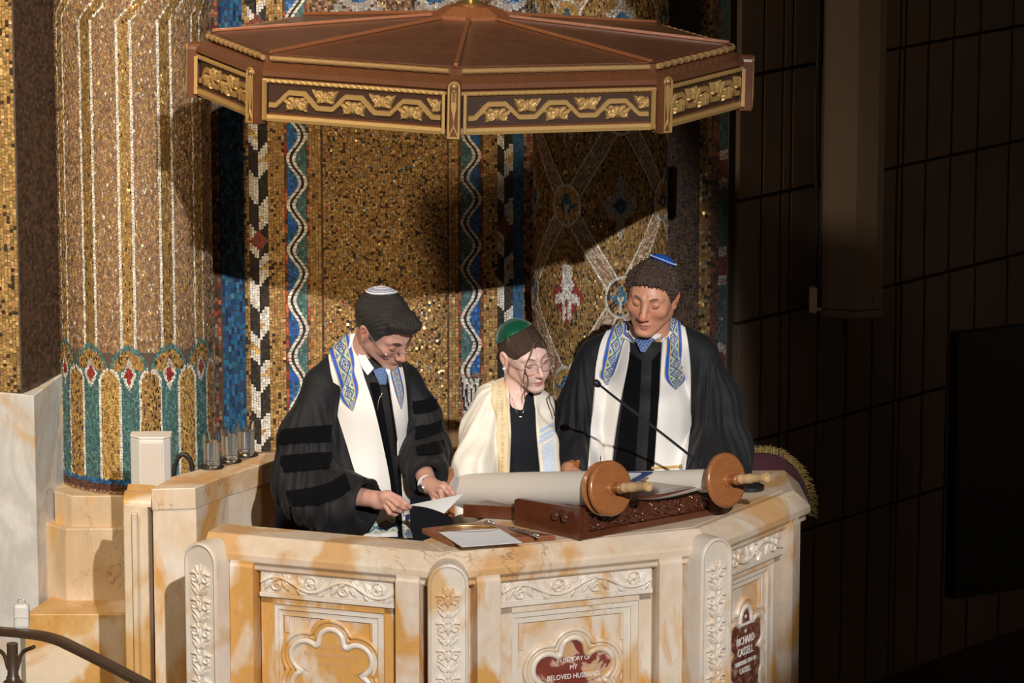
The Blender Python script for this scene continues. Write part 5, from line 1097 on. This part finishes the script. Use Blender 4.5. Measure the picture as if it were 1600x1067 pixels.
# ---------------------------------------------------------------- man on the left, head bowed
def man_left():
    hd = Head((631, 564), -.10, 49, 37, -13, .94)
    neck = ([hd.w((0, .035, -.05)), A(567, 562, .04)], [.052, .054])
    # hands holding the folded paper
    p = lambda x, y, Y: A(x, y, Y)
    f1 = dict(arm=np.array([p(535, 772, -.22), p(586, 780, -.30)]), armr=[.034, .026],
              palm=[(p(588, 780, -.30), p(606, 774, -.325), .022, .017), (p(590, 786, -.30), p(607, 790, -.315), .020, .015), (p(600, 776, -.325), p(604, 790, -.32), .015, .013)],
              fingers=[(np.array([p(608, 771, -.33), p(624, 779, -.345), p(634, 787, -.345), p(640.5, 792, -.34)]), [.0100, .0088, .0080, .0068]),
                       (np.array([p(609, 778, -.335), p(621, 788, -.355), p(630, 793, -.345), p(636, 795, -.335)]), [.0100, .0090, .0080, .007]),
                       (np.array([p(607, 785, -.335), p(616, 795, -.35), p(625, 798, -.338), p(629, 798, -.325)]), [.0096, .0086, .0078, .007]),
                       (np.array([p(603, 791, -.33), p(609, 801, -.34), p(616, 804, -.328), p(620, 803, -.32)]), [.0088, .0078, .0072, .0065]),
                       (np.array([p(600, 781, -.295), p(615, 786, -.295), p(628, 791, -.305), p(638, 793, -.318)]), [.0125, .0105, .0095, .008])])
    f2 = dict(arm=np.array([p(660, 735, -.13), p(671, 760, -.22)]), armr=[.032, .026],
              palm=[(p(671, 758, -.22), p(682, 770, -.27), .023, .019), (p(676, 757, -.22), p(692, 762, -.27), .020, .017)],
              fingers=[(np.array([p(684, 766, -.28), p(689, 768, -.30), p(690, 777, -.305)]), [.0120, .0105, .0085]),
                       (np.array([p(693, 757, -.265), p(702, 763, -.285), p(708, 771, -.285), p(707, 777, -.28)]), [.0105, .0092, .0085, .007]),
                       (np.array([p(691, 762, -.27), p(699, 769, -.285), p(703, 776, -.28)]), [.0100, .0088, .0072]),
                       (np.array([p(681, 771, -.275), p(686, 777, -.29), p(688, 784, -.28)]), [.0105, .0092, .008]),
                       (np.array([p(676, 773, -.265), p(679, 781, -.28), p(681, 787, -.27)]), [.0100, .0088, .0078])])
    tor = [(A(570, 640, .06), .07), (A(565, 760, .04), .09), (A(560, 900, .02), .13), (A(560, 1250, .02), .12)]
    o = build_person('leftmost person, bowed over a paper, black gown with velvet sleeve bars, white stole', hd, dict(jaw=1.0, cz=-.005), neck, tor, [f1, f2], (.62, .35, .27), (.50, .20, .17))
    # gown
    lo, hi = A(405, 880, .3), A(715, 500, .3); lo = np.array([-.86, -.47, .55]); hi = np.array([-.14, .30, 1.56])
    G, lo_, h = grid(lo, hi, .0052)
    F = chain(G, [A(590, 590, .02), A(578, 640, .0), A(562, 760, .0), A(560, 1010, .0)], [.095, .115, .15, .17], .04, (1, 1.15, 1))
    F = smin(F, cone(G, A(556, 543, .05), A(505, 598, -.04), .045, .055), .03); F = smin(F, cone(G, A(572, 555, .05), A(632, 592, .08), .045, .050), .03)
    F = F + folds(G, A(565, 700, .0), 13, .004, .8, 1.35, 1)
    Vt, Qt = nets(F[::2, ::2, ::2], lo_, h * 2); bt = BVHTree.FromPolygons([tuple(v) for v in Vt], [tuple(int(i) for i in q) for q in Qt])
    rt_ = lambda nm, Lp, Rp, nu, nv, off, th, mat, **k: ribbon(nm, bt, Lp, Rp, nu, nv, off, th, mat, o, Yg=-.1, **k)
    S1 = chain(G, [A(503, 608, -.05), A(482, 680, -.08), A(480, 752, -.12), A(535, 785, -.22), A(572, 786, -.27)], [.062, .085, .104, .088, .082], .035)
    S1 = smin(S1, ell(G, A(508, 789, -.20), (.115, .10, .078)), .05)
    S1 = S1 + folds(G, A(490, 640, -.07), 27, .0026, 1.05, 1.46, 7) + folds(G, A(484, 700, -.08), 15, .0068, 1.0, 1.42, 2) + f32(.0055) * wob(G, 48, 3, 4)
    d = nrm(A(640, 792, -.34) - A(555, 782, -.24)); c0 = A(576, 785, -.275)
    Sd = (G[0] - f32(c0[0])) * f32(d[0]) + (G[1] - f32(c0[1])) * f32(d[1]) + (G[2] - f32(c0[2])) * f32(d[2]); S1 = smax(S1, Sd, .008); S1 = smax(S1, -cone(G, A(555, 782, -.245), A(600, 790, -.32), .05, .075), .008)
    S2 = chain(G, [A(638, 606, .06), A(657, 650, .04), A(668, 705, .0), A(667, 742, -.13)], [.055, .062, .068, .062], .03)
    S2 = smin(S2, cone(G, A(650, 705, -.05), A(664, 735, -.14), .055, .060), .04) + folds(G, A(660, 680, .0), 12, .006, 1.0, 1.42, 5) + f32(.004) * wob(G, 50, 8, 4)
    d = nrm(A(690, 775, -.29) - A(664, 735, -.13)); c0 = A(666, 748, -.165); Sd = (G[0] - f32(c0[0])) * f32(d[0]) + (G[1] - f32(c0[1])) * f32(d[1]) + (G[2] - f32(c0[2])) * f32(d[2])
    S2 = smax(S2, Sd, .008); S2 = smax(S2, -cone(G, A(664, 740, -.14), A(675, 765, -.22), .036, .052), .008)
    F = smin(smin(F, S1, .018), S2, .018)
    gw, bv = cloth('academic_gown', o, F, lo_, h, M['gown'])
    ri = lambda nm, Lp, Rp, nu, nv, off, th, mat, **k: ribbon(nm, bv, Lp, Rp, nu, nv, off, th, mat, o, Yg=-.1, **k)
    for q in (([(437, 672), (470, 668), (517, 664)], [(438, 694), (470, 692), (516, 690)]), ([(440, 713), (475, 709), (517, 706)], [(443, 738), (478, 736), (516, 732)]), ([(447, 767), (480, 764), (515, 755), (540, 741)], [(452, 791), (490, 789), (522, 782), (549, 764)]),
              ([(644, 627), (660, 626), (679, 618)], [(646, 646), (662, 646), (683, 640)]), ([(648, 667), (668, 664), (687, 655)], [(650, 688), (668, 683), (690, 676)]), ([(650, 700), (672, 694), (692, 688)], [(653, 712), (676, 711), (695, 707)])):
        ri('velvet_bar', q[0], q[1], 8, 24, .002, .005, M['velvet'], relax=1)
    rt_('velvet_facing', [(577, 598), (592, 670), (606, 750), (617, 838)], [(592, 598), (604, 670), (616, 750), (628, 838)], 6, 30, .001, .003, M['velvet']); rt_('velvet_facing', [(604, 600), (614, 670), (622, 750), (628, 838)], [(618, 590), (632, 660), (640, 750), (652, 838)], 6, 30, .001, .003, M['velvet'])
    nb1 = None
    st = rt_('white_stole', [(536, 521), (517, 545), (516, 580), (528, 640), (549, 715), (565, 780), (568, 838)], [(559, 521), (561, 548), (570, 590), (585, 640), (600, 710), (610, 770), (618, 838)], 18, 60, .004, .005, M['stole'], back=nb1)
    st2 = rt_('white_stole', [(604, 578), (610, 620), (620, 690), (627, 770), (629, 838)], [(622, 560), (630, 600), (636, 690), (640, 770), (642, 838)], 10, 50, .004, .005, M['stole'])
    neck_loop(o, A(569, 556, .05), (.10, -.12, 1), .057, .088, (.6, -.8, 0))
    def bandon(nm, Lp, Rp, f, nv=90, nu=34): return rt_(nm, Lp, Rp, nu, nv, .0085, .0035, M['fab'], colf=f)
    bandon('patterned_band', [(531, 527), (517, 548), (524, 590), (536, 625), (552, 641)], [(546, 521), (549, 545), (556, 580), (562, 610), (553.5, 641)], atara(3.2)); bandon('patterned_band', [(607, 578), (611, 600), (616, 620), (622, 638)], [(618, 570), (624, 592), (627, 615), (624, 639)], atara(4.0))
    bandon('patterned_hem', [(566, 814), (588, 812), (615, 807)], [(561, 834), (588, 833), (617, 829)], lambda u, v: hemband(v, 1 - u), 70, 24); bandon('navy_stripe', [(629, 803), (641, 800)], [(629, 813), (641, 810)], lambda u, v: np.tile(NAVY, (len(u), 1)), 8, 6)
    bandon('patterned_hem', [(629, 826), (642, 824)], [(629, 840), (642, 840)], lambda u, v: hemband(v, 1 - u), 20, 14)
    collar_ring(o, A(569, 556, .03), nrm(neck[0][0] - neck[0][1]), .056, .018, M['shirt'], tilt=(.75, -.6, 0))
    ri('collar_point', [(549, 522), (557, 546), (566, 570), (576, 588)], [(554, 519), (565, 541), (574, 560), (585, 577)], 8, 26, .014, .003, M['shirt']); ri('collar_point', [(598, 575), (601, 580), (604, 587)], [(601, 573), (606, 577), (607, 582)], 5, 8, .016, .003, M['shirt'])
    def tie(u, v): c = np.tile([.02, .06, .20], (len(u), 1)); c[np.mod(np.floor(u * 10) + np.floor(v * 12), 2) > .5] = [.12, .22, .42]; return c
    ri('necktie', [(584, 580), (588, 592), (592, 603)], [(600, 575), (602, 590), (600, 603)], 12, 16, .014, .008, M['fab'], colf=tie)
    MB().tube([onto(bv, x, y, -.1)[0] + np.array([0, -.006, 0]) for x, y in ((597, 614), (592, 625), (590, 640))], .0013, 5, 10).build('lapel_microphone', M['silver'], o)
    face_bits(hd, o, M['brow_d'], M['brow_d'])
    hl = [(-.14, .074), (-.085, .068), (-.066, .058), (-.052, .042), (-.040, .010), (-.030, -.022), (-.012, -.026), (-.006, .018), (.022, .022), (.030, -.022), (.055, -.055), (.08, -.062), (.14, -.062)]
    hair_mesh(hd, o, hl, M['hair_black'], cz=-.004, extra=[((0, -.052, .092), (.056, .046, .028)), ((.02, -.084, .086), (.040, .024, .017))], grow=.012, strand=lambda X, Y, Z: np.sin(X * 420 + 25 * np.sin(Y * 22) + Z * 90), amp=.0007, seed=4, lab='short black hair, greying at the temples')
    def kc(u, a):
        c = np.tile([.80, .80, .84], (len(u), 1)); nv_ = np.array([.03, .06, .26]); w1 = (u > .42) & (u < .62) & (np.mod(a / (2 * math.pi) * 30, 1) < (u - .42) * 4); c[w1] = nv_; w2 = (u > .66) & (u < .9) & ((np.mod(a / (2 * math.pi) * 30, 1) < .18) | (np.abs(u - .68) < .02) | (np.abs(u - .87) < .02) | ((np.abs(u - .78) < .03) & (np.abs(np.mod(a / (2 * math.pi) * 30, 1) - .6) < .2))); c[w2] = nv_; c[(u > .28) & (u < .34)] = nv_; return c
    kippah(hd, o, (-.04, .06, 1), 33, M['fab'], kc, cen=(0, .026, .034), rad=(.089, .105, .096), nt=40, na=150, label='white and navy crocheted skullcap')
    glasses(hd, o, .024, .015, 0, M['silver'], zc=-.006)
    # wrist watch and cuff
    wd = nrm(f2['arm'][1] - f2['arm'][0]); wc = A(668, 757, -.205)
    MB().lathe(wc - wd * .010, wd, [(.0275, 0), (.0300, .001), (.0300, .006), (.0275, .007)], 28).build('shirt_cuff', M['shirt'], o, smooth=True, sharp=40)
    MB().lathe(wc + wd * .002, wd, [(.0270, 0), (.0290, .001), (.0290, .010), (.0270, .011)], 28).build('watch_band', M['silver'], o, smooth=True, sharp=40)
    e = nrm(A(655, 762, -.23) - wc); MB().lathe(wc + wd * .007 + e * .027, e, [(.013, 0), (.014, .003), (.012, .006)], 20).build('watch_case', M['silver'], o, smooth=True, sharp=40)
    # the paper he holds
    C = [A(638, 789, -.325), A(724, 771.5, -.36), A(694, 802, -.44), A(664, 795, -.42)]
    n = 14; V = []
    for i in range(n):
        for j in range(n):
            s_, t_ = i / (n - 1), j / (n - 1); q = (C[0] * (1 - s_) + C[1] * s_) * (1 - t_) + ((C[0] * .9 + C[3] * .1) * (1 - s_) + C[2] * s_) * t_; q = q + ZZ * (.006 * math.sin(math.pi * s_) * t_); V.append(q)
    V = np.array(V); F = gridfaces(n, n); pa = mo('paper_sheet', np.vstack([V, V - ZZ * .0006]), [list(f) for f in F] + [list(f + n * n)[::-1] for f in F], M['paper'], smooth=True); tag(pa, 'white folded paper held in both hands by the bowed person on the left', 'paper')
# ---------------------------------------------------------------- woman in the middle
def woman():
    sc = .865; hd = Head((848, 589), .02, 32, 12, -10, sc); KW = (-.48, .12, .86)
    nb = A(806, 640, .13); neck = ([hd.w((0, .035, -.05)), nb], [.042, .046])
    p = A; tor = [(A(805, 670, .14), .05), (A(800, 800, .13), .07), (A(800, 950, .13), .09), (A(800, 1250, .13), .1)]
    o = build_person('person reading in the middle, in cream prayer shawl, green satin skullcap and clear glasses', hd, dict(fem=1, cords=[(A(808, 632, .115), A(818, 668, .085), .050, .045)], jaw=.90, nose=.72, cz=-.010), neck, tor, [], (.78, .55, .48), (.66, .20, .19))
    lo = np.array([-.26, -.16, .60]); hi = np.array([.20, .32, 1.46]); G, lo_, h = grid(lo, hi, .0042)
    B = chain(G, [A(812, 640, .12), A(808, 690, .09), A(800, 800, .08)], [.070, .092, .11], .03, (1, 1.1, 1)); B = smin(B, cone(G, A(806, 618, .14), A(770, 632, .10), .040, .045), .025); B = smin(B, cone(G, A(808, 618, .14), A(842, 632, .15), .038, .036), .025)
    sk = smax(B + .004, -cone(G, A(808, 600, .07), A(822, 668, .01), .046, .006), .006)
    sh, bs = cloth('black_top', o, sk, lo_, h, M['knit'])
    W = smin(B - .008, chain(G, [A(768, 628, .10), A(753, 668, .08), A(742, 730, .0), A(740, 800, -.02)], [.048, .058, .068, .075], .03), .03)
    W = smin(W, chain(G, [A(845, 632, .14), A(849, 690, .08), A(850, 790, .03)], [.036, .042, .046], .03), .02)
    W = smin(W, cone(G, A(790, 604, .16), A(768, 618, .12), .030, .036), .03); W = W + folds(G, A(780, 700, .08), 11, .0075, 1.0, 1.44, 3, 4.) + f32(.003) * wob(G, 55, 5, 4)
    # open front
    dep = (G[0] - f32(CAM[0])) * f32(FW[0]) + (G[1] - f32(CAM[1])) * f32(FW[1]) + (G[2] - f32(CAM[2])) * f32(FW[2]); PX = 800 + FPX * G[0] / dep; PY = 533.5 - FPX * ((G[1] - f32(CAM[1])) * f32(UP[1]) + (G[2] - f32(CAM[2])) * f32(UP[2])) / dep
    xl = np.interp(PY, [560, 600, 640, 680, 745, 900], [797, 796, 797, 799, 796, 795]); xr = np.interp(PY, [560, 600, 640, 680, 745, 900], [822, 831, 836, 838, 844, 846]); cut = np.maximum(np.maximum((xl - PX) / 500, (PX - xr) / 500), (G[1] - .13)); W = smax(W, -cut.astype(f32), .006)
    W = smax(W, -chain(G, [hd.w((0, .035, -.05)), nb - ZZ * .02], [.047, .054], .02), .006)
    ta, bt = cloth('prayer_shawl', o, W, lo_, h, M['cream'])
    M['band_y'] = flat('pale_gold_band', (.80, .62, .36), .5, sheen=.3); M['band_b'] = flat('pale_blue_weave', (.50, .62, .80), .5, sheen=.2)
    rb = lambda nm, Lp, Rp, nu, nv, off, th, mat, **k: ribbon(nm, bt, Lp, Rp, nu, nv, off, th, mat, o, Yg=.05, **k)
    def collarc(u, v):
        c = np.tile([.80, .66, .43], (len(u), 1)); k = (np.abs(u - .5) < .16) & (np.mod(v * 34 + .3 * np.sin(v * 90), 1) < .6) & (np.sin(v * 260 + u * 60) > 0); c[k] = [.62, .46, .24]; c[(u < .1) | (np.abs(u - .9) < .05)] = [.74, .55, .28]; return c
    rb('neck_band', [(770, 600), (768, 625), (776, 665), (776, 740)], [(790, 592), (793, 625), (796, 665), (794, 740)], 16, 90, .001, .003, M['fab'], colf=collarc)
    for a in (0, 9, 16): rb('blue_stripe', [(842 + a * .0, 672 + a), (853, 666 + a), (864, 660 + a)], [(843, 677 + a), (854, 671 + a), (865, 665 + a)], 4, 12, .0005, .0015, M['band_b'])
    def lace(u, v): c = np.tile([.52, .63, .80], (len(u), 1)); k = np.sin(u * 40 + v * 30) * np.sin(v * 55 - u * 22) > .15; c[k] = [.76, .80, .86]; return c
    rb('blue_lace_panel', [(846, 697), (848, 720), (849, 745)], [(863, 685), (866, 715), (868, 745)], 26, 40, .0008, .002, M['fab'], colf=lace)
    face_bits(hd, o, M['brow_b'], M['brow_d'], 1)
    hl = [(-.14, .064), (-.090, .064), (-.074, .058), (-.055, .044), (-.035, .026), (-.015, .014), (-.004, .016), (.02, .024), (.032, -.010), (.05, -.035), (.09, -.05), (.14, -.05)]
    hair_mesh(hd, o, hl, M['hair_brown'], cz=-.010, rag=.0, side=.42, extra=[((0, .108, -.022), (.040, .032, .036)), ((-.03, .1, -.045), (.03, .028, .026))], grow=.0065, strand=lambda X, Y, Z: np.sin(Z * 300 + np.abs(X) * 200 + 20 * np.sin(Y * 25)) - 4.5 * np.exp(-(X / .003) ** 2) * (Y < .0), amp=.0008, seed=9, lab='brown hair with a centre parting, gathered in a low curly bun', fr=330)
    hb = BVHTree.FromPolygons([tuple(np.array(v.co) + ORG[o.name]) for v in o.data.vertices], [tuple(p_.vertices) for p_ in o.data.polygons])
    def tend(px, n_on, nst, wid, seed, Ye):
        P = []
        for k, (x, y) in enumerate(px):
            if k < n_on: q, nn = onto(hb, x, y, .05); q = q + nn * .003 + np.array([0, -.004, 0])
            else: q = A(x, y, Ye if k > n_on else (P[-1][1] * .6 + Ye * .4))
            P.append(q)
        P = smoothcurve(P, 50); r_ = np.random.default_rng(seed); g = MB(); t = np.linspace(0, 1, 50)
        for s_ in range(nst):
            ph = r_.uniform(0, 6.28); a = wid * r_.uniform(.2, 1); off = np.stack([a * np.sin(9 * t + ph), a * np.cos(7 * t + ph), a * .5 * np.sin(11 * t + ph)], 1) * (.25 + t[:, None] * .75); g.tube(P + off, [.0013, .0014, .0013, .0011, .0005], 5)
        return g.build('hair_tendril', M['tendril'], o, smooth=True)
    tend([(843, 529), (836, 536), (832, 545), (829, 555), (823, 566), (821, 577), (825, 592), (824, 604), (820, 614), (820, 624)], 7, 7, .0016, 1, .015)
    tend([(840, 531), (832, 541), (828, 553), (823, 566), (820, 580), (819, 594), (820, 606)], 6, 4, .0014, 2, .02)
    tend([(847, 529), (855, 534), (861, 541), (865, 550), (868, 562), (867, 575), (864, 588), (869, 602), (864, 611), (858, 618), (860, 629), (865, 641), (866, 650)], 4, 8, .0022, 3, .06)
    tend([(850, 531), (862, 542), (867, 555), (870, 568), (867, 582), (866, 594), (870, 604)], 3, 5, .0018, 4, .06)
    kippah(hd, o, KW, 53, M['satin'], cen=(0, .026, .022), rad=(.090, .108, .097), lift=.008, nt=26, na=60, label='large panelled green satin skullcap')
    for a in range(4):
        ax = nrm(hd.R.T @ np.array(KW)); N = nrm(np.cross(ax, [0, 1, .1])); B2 = np.cross(ax, N); P = []
        for t in np.linspace(-51.5, 51.5, 24):
            d = ax * math.cos(R(t)) + (N * math.cos(a * math.pi / 4) + B2 * math.sin(a * math.pi / 4)) * math.sin(R(t)); k = 1 / math.sqrt(((d / np.array((.090, .108, .097))) ** 2).sum()); P.append(hd.w(np.array((0, .026, .022)) + d * (k + .008 * math.cos(R(t) / R(53) * math.pi / 2) + .0005)))
        MB().tube(P, .0012, 5).build('skullcap_seam', M['satin'], o, smooth=True)
    P = [hd.w(np.array((0, .026, .022)) + (lambda d: d / math.sqrt(((d / np.array((.0905, .1085, .0975))) ** 2).sum()))(ax * math.cos(R(51.8)) + (N * math.cos(q) + B2 * math.sin(q)) * math.sin(R(51.8)))) for q in np.linspace(0, 2 * math.pi, 60)]
    MB().tube(P, .0016, 6).build('skullcap_hem', M['satin'], o, smooth=True)
    cp_ = A(795, 534, -.0); MB().tube([A(794, 517, .02), A(793, 526, .0), A(795, 533, -.01)], .0012, 5, 8).build('hair_clip', M['brass'], o, smooth=True)
    glasses(hd, o, .0250, .0225, .0009, M['frame'], zc=-.001, exps=2.7, cx=.0335)
    er = hd.w((-.087, .004, -.031)); MB().lathe(er, hd.R @ np.array([-1., -.2, 0]), [(.001, -.004), (.004, -.002), (.005, .001), (.003, .004), (.001, .005)], 14).build('earring', M['pearl'], o, smooth=True)
    bp_ = BVHTree.FromPolygons([tuple(np.array(v.co) + ORG[o.name]) for v in o.data.vertices], [tuple(p_.vertices) for p_ in o.data.polygons])
    P = [onto(bp_, x, y, .03)[0] + np.array([0, -.002, 0]) for x, y in ((800, 622), (806, 640), (813, 650), (819, 640), (825, 628))]; MB().tube(P, .0009, 5, 30).build('necklace', M['silver'], o, smooth=True); MB().lathe(P[2] + np.array([0, -.004, -.005]), (0, -1, .2), [(.006, 0), (.006, .0015), (.003, .002)], 6).build('pendant', M['silver'], o)
# ---------------------------------------------------------------- man on the right
def man_right():
    hd = Head((1003.5, 500), .16, -16, 12, 7, .95)
    nb = A(1015, 545, .33); neck = ([hd.w((0, .035, -.05)), nb], [.058, .062]); p = A
    tor = [(A(1010, 610, .36), .07), (A(1010, 760, .34), .09), (A(1010, 900, .34), .13), (A(1010, 1250, .34), .12)]
    f1 = dict(arm=np.array([p(885, 725, .18), p(888, 735, .10)]), armr=[.03, .026], palm=[(p(888, 735, .09), p(893, 741, .04), .022, .018)],
              fingers=[(np.array([p(890 + i * 5, 738, .03), p(893 + i * 5, 741, .0), p(895 + i * 5, 747, -.01)]), [.009, .0085, .0075]) for i in range(4)] + [(np.array([p(898, 735, .06), p(904, 738, .04), p(907, 742, .02)]), [.010, .009, .008])])
    o = build_person('rightmost person, curly hair, bright blue skullcap, black gown and white stole', hd, dict(jaw=1.10, nose=1.15, cz=-.012), neck, tor, [f1], (.70, .34, .21), (.52, .20, .15))
    lo = np.array([.08, -.02, .58]); hi = np.array([.86, .56, 1.56]); G, lo_, h = grid(lo, hi, .0052)
    F = chain(G, [A(1012, 585, .33), A(1010, 640, .31), A(1010, 760, .30), A(1010, 950, .30)], [.11, .135, .155, .17], .04, (1, 1.15, 1))
    F = smin(F, cone(G, A(1000, 519, .37), A(935, 552, .34), .048, .055), .03); F = smin(F, cone(G, A(1028, 514, .37), A(1090, 548, .34), .048, .058), .03); F = F + folds(G, A(1010, 700, .30), 13, .003, .8, 1.4, 4)
    S1 = chain(G, [A(1096, 560, .33), A(1116, 630, .31), A(1124, 700, .28), A(1108, 742, .14)], [.064, .082, .098, .085], .035); S1 = smin(S1, ell(G, A(1118, 745, .2), (.10, .10, .08)), .05); S1 = S1 + folds(G, A(1108, 600, .31), 25, .003, 1.05, 1.50, 7) + folds(G, A(1112, 640, .30), 13, .010, .95, 1.46, 6, 3.) + f32(.006) * wob(G, 40, 13, 4)
    S2 = chain(G, [A(928, 562, .33), A(912, 630, .32), A(902, 700, .30), A(895, 735, .16)], [.062, .074, .082, .07], .035) + folds(G, A(908, 640, .31), 12, .009, .95, 1.46, 8, 3.) + f32(.005) * wob(G, 40, 17, 4)
    F = smin(smin(F, S1, .014), S2, .014)
    F = smin(F, cone(G, A(1012, 556, .31), A(1012, 590, .29), .078, .10), .02); gw, bv = cloth('academic_gown', o, F, lo_, h, M['gown'])
    ri = lambda nm, Lp, Rp, nu, nv, off, th, mat, **k: ribbon(nm, bv, Lp, Rp, nu, nv, off, th, mat, o, Yg=.2, **k)
    ri('velvet_facing', [(983, 548), (975, 620), (965, 700), (955, 775)], [(1003, 565), (999, 640), (995, 700), (992, 775)], 8, 34, .001, .003, M['velvet']); ri('velvet_facing', [(1018, 565), (1016, 640), (1012, 700), (1008, 775)], [(1031, 548), (1031, 640), (1027, 700), (1024, 775)], 8, 34, .001, .003, M['velvet'])
    bk1 = [(A(958, 508, .33), A(978, 516, .32)), (A(978, 500, .40), A(988, 508, .39)), (A(1010, 494, .44), A(1010, 502, .43))]; bk2 = [(A(1054, 500, .33), A(1078, 500, .34)), (A(1040, 500, .40), A(1050, 494, .41)), (A(1012, 500, .43), A(1012, 494, .44))]
    ri('white_stole', [(958, 508), (936, 545), (928, 610), (922, 680), (914, 775)], [(984, 520), (984, 560), (972, 620), (961, 690), (953, 775)], 18, 60, .004, .005, M['stole'])
    ri('white_stole', [(1036, 512), (1032, 560), (1029, 620), (1024, 690), (1018, 775)], [(1064, 498), (1077, 545), (1080, 610), (1077, 690), (1066, 775)], 18, 60, .004, .005, M['stole'])
    neck_loop(o, A(1012, 528, .36), (0, -.16, 1), .066, .098, (-.1, -1, 0))
    def bandon(nm, Lp, Rp, f, nv=110, nu=36, mat='fab'): return ri(nm, Lp, Rp, nu, nv, .008, .0035, M[mat], colf=f)
    bandon('patterned_band', [(962, 508), (946, 540), (938, 570), (935, 588), (944, 601)], [(981, 506), (976, 545), (968, 575), (961, 590), (945.5, 601)], atara(3.3)); bandon('patterned_band', [(1040, 503), (1038, 540), (1036, 575), (1037, 592), (1051, 608)], [(1058, 491), (1066, 530), (1068, 560), (1068, 590), (1052.5, 608)], atara(3.5))
    bandon('gold_stripe', [(917, 729), (953, 733)], [(917, 732), (953, 736)], lambda u, v: np.tile([.3, .2, .12], (len(u), 1)), 16, 4); bandon('gold_stripe', [(1017, 729), (1070, 727)], [(1017, 733), (1070, 731)], lambda u, v: np.tile([.55, .36, .1], (len(u), 1)), 16, 4)
    collar_ring(o, A(1012, 524, .33), nrm(np.array([.0, -.15, 1.])), .062, .018, M['shirt'], tilt=(-.1, -1, 0), gap=.35)
    ri('collar_point', [(981, 508), (986, 524), (995, 536)], [(987, 512), (996, 524), (1006, 531)], 6, 14, .02, .003, M['shirt']); ri('collar_point', [(1012, 532), (1016, 534), (1022, 536)], [(1036, 508), (1033, 522), (1027, 533)], 6, 14, .02, .003, M['shirt'])
    def tie(u, v): c = np.tile([.03, .08, .26], (len(u), 1)); c[np.mod(np.floor(u * 14) + np.floor(v * 12), 3) < 1] = [.26, .36, .58]; return c
    ri('necktie', [(995, 533), (1000, 543), (1004, 552)], [(1021, 533), (1014, 543), (1008, 552)], 18, 18, .014, .008, M['fab'], colf=tie)
    face_bits(hd, o, M['brow_b'], M['brow_d'])
    hl = [(-.14, .074), (-.085, .073), (-.070, .066), (-.055, .050), (-.045, .024), (-.035, -.004), (-.015, -.010), (-.006, .018), (.022, .022), (.030, -.022), (.055, -.055), (.08, -.062), (.14, -.062)]
    hair_mesh(hd, o, hl, M['hair_curl'], cz=-.012, extra=[((0, -.045, .078), (.056, .044, .028)), ((-.062, .0, .045), (.026, .05, .04)), ((.062, .0, .045), (.026, .05, .04))], grow=.013, amp=.003, fr=300, curl=.006, seed=14, lab='short curly greying brown hair')
    kippah(hd, o, (.33, .14, .92), 29, M['blue_k'], cen=(0, .026, .028), lift=.004, rad=(.093, .109, .101), nt=22, na=60, label='bright blue skullcap with white scalloped edge')
    ax = nrm(hd.R.T @ np.array([.33, .14, .92])); N = nrm(np.cross(ax, [0, 1, .1])); B2 = np.cross(ax, N); P = []
    for q in np.linspace(0, 2 * math.pi, 160):
        t = R(27.6 + 1.1 * math.sin(q * 26)); d = ax * math.cos(t) + (N * math.cos(q) + B2 * math.sin(q)) * math.sin(t); P.append(hd.w(np.array((0, .026, .028)) + d / math.sqrt(((d / np.array((.0942, .1102, .1022))) ** 2).sum())))
    MB().tube(P, .0012, 5).build('skullcap_trim', M['shirt'], o, smooth=True)
man_left(); woman(); man_right()
